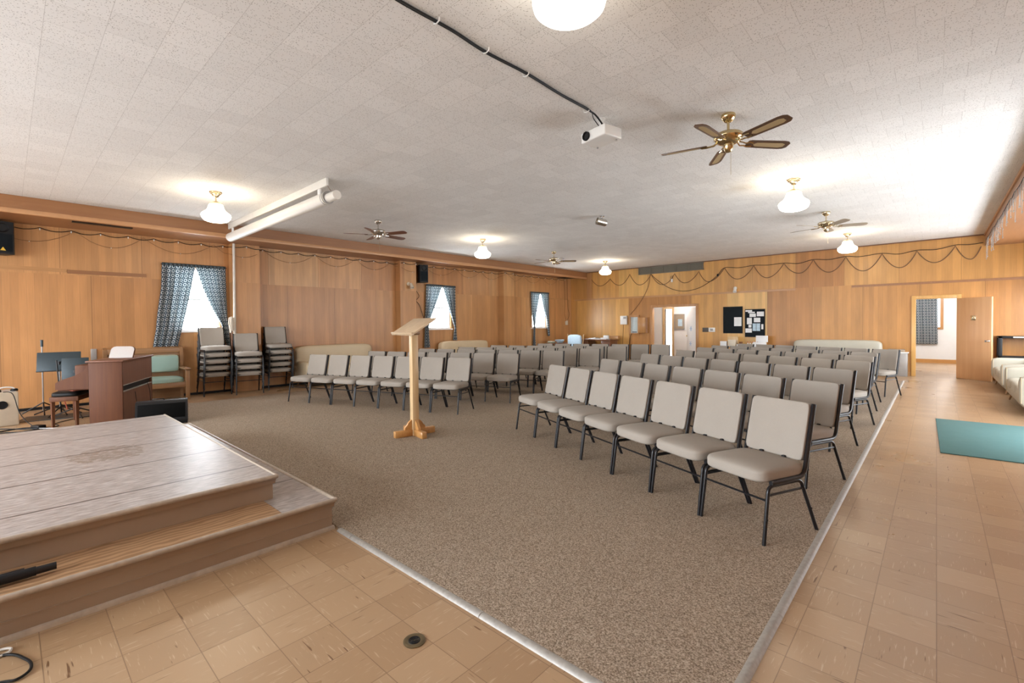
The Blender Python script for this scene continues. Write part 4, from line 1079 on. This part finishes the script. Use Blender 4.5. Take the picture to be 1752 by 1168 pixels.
# teal mat
mt = MB().box(-.6, .62, -1.2, 1.2, .001, .012, .004).build('door_mat', 'mat'); mt.location = (.62, 8.3, 0); mt.rotation_euler = (0, 0, R(1.0)); tag(mt, 'teal rubber door mat on the tan tile aisle', 'mat')

# ---- ceiling fittings ----------------------------------------------------
def globe(x, y, label, first=[None]):
    if first[0] is not None: return dup(first[0], label, (x, y, CZ), 0, 'schoolhouse globe lights')
    t = thing('globe_light', label, 'light', (x, y, CZ), 0, 'schoolhouse globe lights')
    MB().lathe([(0, -.001), (.085, -.001), (.09, -.012), (.078, -.018), (.08, -.03), (.062, -.038), (.06, -.05), (.044, -.06), (.04, -.075), (.02, -.085), (0, -.085)], 24).build('canopy', 'antique_brass', t)
    MB().tube([(0, 0, -.08), (0, 0, -.16)], .011, 10).build('stem', 'antique_brass', t)
    MB().lathe([(0, -.15), (.05, -.155), (.09, -.18), (.098, -.2), (.09, -.205)], 24).build('fitter', 'antique_brass', t)
    MB().lathe([(.03, -.196), (.088, -.2), (.1, -.215), (.105, -.24), (.115, -.27), (.14, -.305), (.175, -.33), (.197, -.35), (.203, -.37), (.198, -.40), (.185, -.425), (.16, -.45), (.12, -.465), (0, -.47)], 28).build('globe', 'globe', t)
    first[0] = t; return t
globe(-8.37, 2.27, 'lit milk glass globe light near the rolled projection screen')
globe(-8.35, 8.06, 'lit milk glass globe light above the window side chairs')
globe(-8.33, 13.83, 'lit milk glass globe light in front of the grey air grille')
globe(-1.58, 7.98, 'lit milk glass globe light above the aisle side chairs')
globe(-1.60, 13.82, 'lit milk glass globe light near the garland on back wall')
dm = thing('drum_light', 'large lit white drum light on ceiling beside the projector cable', 'light', (-1.60, 2.27, CZ))
MB().lathe([(0, -.001), (.13, -.001), (.14, -.02), (.1, -.06), (0, -.06)], 28).build('ceiling_plate', 'white_plastic', dm)
MB().lathe([(.16, -.06), (.208, -.075), (.216, -.10), (.216, -.235), (.208, -.265), (.185, -.285), (.12, -.30), (0, -.305)], 40).build('diffuser', 'drum', dm)
for x, lab in ((-1.60, 'lit drum light added out of view by the white front wall, aisle side'), (-8.37, 'lit drum light added out of view over the rear of the stage')):
    dup(dm, lab, (x, -3.51, CZ), 0)  # unseen repeats on the ceiling grid, added to brighten the front area
def fan(x, y, base, metal, bmat, label, cane=True):
    t = thing('ceiling_fan', label, 'ceiling fan', (x, y, CZ), R(base), 'ceiling fans')
    MB().lathe([(0, -.001), (.065, -.001), (.072, -.02), (.066, -.04), (.045, -.065), (.028, -.08), (0, -.082)], 24).build('canopy', metal, t)
    MB().tube([(0, 0, -.08), (0, 0, -.19)], .013, 10).build('downrod', metal, t)
    MB().lathe([(0, -.17), (.03, -.175), (.06, -.19), (.125, -.2), (.14, -.215), (.14, -.245), (.125, -.26), (.12, -.275), (.075, -.3), (.05, -.305), (.048, -.34), (.035, -.37), (.02, -.385), (0, -.39)], 30).build('motor', metal, t)
    MB().tube([(.03, 0, -.38), (.03, 0, -.62)], .0025, 5).build('pull_chain', 'antique_brass', t)
    for j in range(5):
        q = Matrix.Rotation(R(72 * j), 4, 'Z') @ Matrix.Translation((0, 0, -.29)) @ Matrix.Rotation(R(-12), 4, 'X')
        out = [(.2, -.048), (.23, -.058), (.58, -.068), (.63, -.06), (.66, -.035), (.66, .035), (.63, .06), (.58, .068), (.23, .058), (.2, .048)]
        b = MB().prism(out, -.004, .004, 'xy', q).build('blade', bmat, t)
        if cane: MB().prism([(.3, -.03), (.57, -.038), (.61, -.02), (.61, .02), (.57, .038), (.3, .03), (.27, 0)], -.006, .006, 'xy', q).build('cane_inset', 'cane', b)
        m = MB()
        for s in (-1, 1):
            pts = [q @ Vector((xx, s * yy, zz)) for xx, yy, zz in ((.10, .005, .02), (.14, .03, -.004), (.18, .02, -.008), (.21, .038, -.008), (.26, .022, -.008))]
            m.tube(pts, .007, 6)
        m.build('blade_bracket', metal, b)
    return t
fan(-1.58, 5.03, -23, 'brass', 'blade_dark', 'polished brass ceiling fan with dark cane inset blades near the projector')
fan(-8.33, 5.12, 22, 'nickel', 'blade_red', 'nickel ceiling fan with mahogany blades beyond the projection screen', False)
fan(-8.30, 10.91, 42, 'antique_brass', 'blade_dark', 'small looking brass ceiling fan towards the corner window')
fan(-1.59, 10.80, 20, 'antique_brass', 'blade_pale', 'brass ceiling fan with washed pale blades beside the globe light', False)
# projector + cables
pj = thing('projector', 'white projector hanging from the ceiling at the cable end', 'projector', (-2.58, 4.22, CZ), R(-2))
MB().lathe([(0, -.001), (.045, -.001), (.045, -.012), (.018, -.02), (.018, -.11), (.03, -.12), (0, -.12)], 18).build('mount', 'white_plastic', pj)
MB().box(-.17, .17, -.125, .125, -.235, -.125, .014, 3).build('case', 'white_plastic', pj)
MB().lathe([(0, 0), (.043, 0), (.047, .01), (.045, .026), (.036, .026), (.03, .012), (0, .01)], 22, mat=Matrix.Translation((-.085, -.122, -.18)) @ Matrix.Rotation(R(90), 4, 'X')).build('lens', 'black_plastic', pj)
for sx in (-.13, .13): MB().lathe([(0, -.247), (.012, -.247), (.012, -.232), (0, -.232)], 10, c=(sx, .08, 0)).build('foot', 'grey_metal', pj)
pj.rotation_euler = (0, 0, R(-12))
pts = [(-2.58, -4.3), (-2.585, 0.), (-2.575, 1.4), (-2.59, 1.8), (-2.575, 2.2), (-2.59, 2.55), (-2.56, 3.01), (-2.565, 3.5), (-2.55, 3.93)]
cable([(x, y, CZ - .014) for x, y in pts] + [(-2.53, 4.05, CZ - .04), (-2.51, 4.18, CZ - .13)], .009, 'black_plastic', 'thick black cable clipped along the ceiling to the projector')
cable([(x + .014, y, CZ - .011) for x, y in pts] + [(-2.57, 4.06, CZ - .05), (-2.55, 4.18, CZ - .13)], .0045, 'black_plastic', 'thin second cable beside the thick ceiling cable')
for i, y in enumerate((2.06, 2.54, 3.01, 3.93)):
    c_ = MB().tube([(-.03, 0, 0), (-.028, 0, -.022), (0, 0, -.031), (.03, 0, -.022), (.034, 0, 0)], .005, 6).build('cable_clip', 'white_plastic'); c_.location = (-2.57, y, CZ)
    tag(c_, 'white cable clip on ceiling, %s from the projector' % ['fourth', 'third', 'second', 'first'][i], 'clip', 'clips on the ceiling cable')
# rolled projection screen
ps = thing('projection_screen', 'white rolled projection screen tube hung from a ceiling bar', 'projection screen', (-8.6, 3.15, CZ))
MB().box(-2.17, 2.16, -.02, .015, -.115, -.001, .004).build('ceiling_bar', 'cream_paint', ps)
MB().tube([(-2.16, .02, -.275), (2.10, .02, -.275)], .088, 28).build('tube_case', 'cream_paint', ps)
MB().tube([(2.101, .02, -.285), (2.40, .02, -.285)], .063, 24).build('end_cap', 'cream_paint', ps)
for x in (2.06, 2.14): MB().tube([(x - .012, .02, -.275), (x + .012, .02, -.275)], .0895, 28).build('band', 'grey_metal', ps)
for x in (-1.95, 1.9): MB().box(x - .04, x + .04, -.01, .012, -.23, -.11, .003).build('hanger', 'white_plastic', ps)
MB().tube([(2.15, .0, -.1), (2.25, .02, -.23)], .004, 5).build('tie_cord', 'wire_tan', ps)
sc = thing('ceiling_spotlight', 'silver can spotlight on ceiling in the middle of the hall', 'spotlight', (-4.88, 7.98, CZ))
MB().lathe([(0, -.001), (.055, -.001), (.055, -.02), (.02, -.03), (0, -.03)], 18).build('base', 'chrome', sc)
MB().tube([(0, 0, -.02), (.03, -.02, -.09)], .012, 8).build('arm', 'chrome', sc)
q = Matrix.Translation((.03, -.05, -.14)) @ Matrix.Rotation(R(-35), 4, 'Z') @ Matrix.Rotation(R(78), 4, 'X')
MB().lathe([(0, -.1), (.05, -.1), (.066, -.08), (.068, .06), (.075, .1), (.062, .1), (.05, .03), (0, .02)], 22, mat=q).build('can', 'nickel', sc)
MB().lathe([(0, .025), (.058, .03), (.06, .05), (0, .04)], 22, mat=q).build('lamp_face', 'grey_metal', sc)
# icicle lights on aisle soffit
ic = thing('icicle_lights', 'icicle string lights hanging from the soffit above the open door', 'string lights', (.868, 9., 3.42))
pts = []; y = .2
while y < 7.2:
    pts.append((0, y, random.uniform(-.03, .02))); y += .25
MB().tube(pts, .006, 5).build('top_wire', 'black_plastic', ic)
nb = 0
for i, p in enumerate(pts[1:-1]):
    L = random.choice([.22, .34, .48, .4, .3]); x0 = random.uniform(-.02, .015)
    MB().tube([(0, p[1], p[2]), (x0, p[1] + random.uniform(-.05, .05), p[2] - L * .5), (x0, p[1] + random.uniform(-.06, .06), p[2] - L)], .0045, 5).build('drop_wire', 'grey_metal', ic)
    for q in range(3):
        if nb < 80:
            MB().ball((x0 + .004, p[1] + random.uniform(-.03, .03), p[2] - L * (.35 + .3 * q)), .008, 6, (1, 1, 1.6)).build('bulb', 'dull_bulb', ic); nb += 1

# ---- light ----------------------------------------------------------------
w = bpy.data.worlds.new('daylight_sky'); scene.world = w; w.use_nodes = True
nt = w.node_tree; nt.nodes.clear()
bg = nt.nodes.new('ShaderNodeBackground'); ou = nt.nodes.new('ShaderNodeOutputWorld')
# bright overcast sky above, glow below the horizon added to lift the ceiling
tc = nt.nodes.new('ShaderNodeTexCoord'); sx_ = nt.nodes.new('ShaderNodeSeparateXYZ'); nt.links.new(tc.outputs['Generated'], sx_.inputs[0])
def mapr(src, a, b, c, d):
    m_ = nt.nodes.new('ShaderNodeMapRange'); nt.links.new(src, m_.inputs[0])
    for i, v in enumerate((a, b)): m_.inputs[1 + i].default_value = v
    for i, v in enumerate((c, d)):
        if isinstance(v, float): m_.inputs[3 + i].default_value = v
        else: nt.links.new(v, m_.inputs[3 + i])
    return m_.outputs[0]
low_glow = mapr(sx_.outputs[1], -.6, .1, 6., 12.); sky = mapr(sx_.outputs[1], -.6, .1, 12., 5.)
side = mapr(sx_.outputs[0], -.75, -.2, 2.3, 1.)
mu = nt.nodes.new('ShaderNodeMath'); mu.operation = 'MULTIPLY'
nt.links.new(mapr(sx_.outputs[2], -.12, .12, low_glow, sky), mu.inputs[0]); nt.links.new(side, mu.inputs[1]); nt.links.new(mu.outputs[0], bg.inputs[1])
bg.inputs[0].default_value = (.88, .94, 1., 1)
nt.links.new(bg.outputs[0], ou.inputs[0])
def lamp(name, loc, power, col, r=.1):
    L = bpy.data.lights.new(name, 'POINT'); L.energy = power; L.color = col; L.shadow_soft_size = r
    o = bpy.data.objects.new(name, L); COL.objects.link(o); o.location = loc; return o
lamp('hallway_fill', (-7.2, 17.3, 2.5), 22, (1, .97, .92)); lamp('side_room_fill', (.6, 19.5, 2.5), 75, (1, .98, .95)); lamp('closet_fill', (-7.6, 19.3, 2.4), .5, (1, .9, .75))  # unseen fill lights added to brighten the rooms behind the doors

# ---- camera ---------------------------------------------------------------
f_px, yaw, pit, rol, sy = 792.803, R(42.48594), R(-1.04184), R(-.54769), -15.4587
fw = Vector((-math.sin(yaw) * math.cos(pit), math.cos(yaw) * math.cos(pit), math.sin(pit)))
rt_ = Vector((math.cos(yaw), math.sin(yaw), 0)); up = rt_.cross(fw)
r2 = math.cos(rol) * rt_ + math.sin(rol) * up; u2 = -math.sin(rol) * rt_ + math.cos(rol) * up
cam = bpy.data.cameras.new('camera'); co = bpy.data.objects.new('camera', cam); COL.objects.link(co)
mw = Matrix.Identity(4)
for i in range(3): mw[i][0] = r2[i]; mw[i][1] = u2[i]; mw[i][2] = -fw[i]
mw[2][3] = 1.5
co.matrix_world = mw
cam.sensor_fit = 'HORIZONTAL'; cam.sensor_width = 36; cam.lens = 36 * f_px / 1752
cam.shift_x = 0; cam.shift_y = sy / 1752; cam.clip_start = .02; cam.clip_end = 100
scene.camera = co
vs = scene.view_settings
vs.view_transform = 'Standard'; vs.look = 'None'; vs.gamma = 1; vs.use_curve_mapping = False; vs.exposure = 1.15
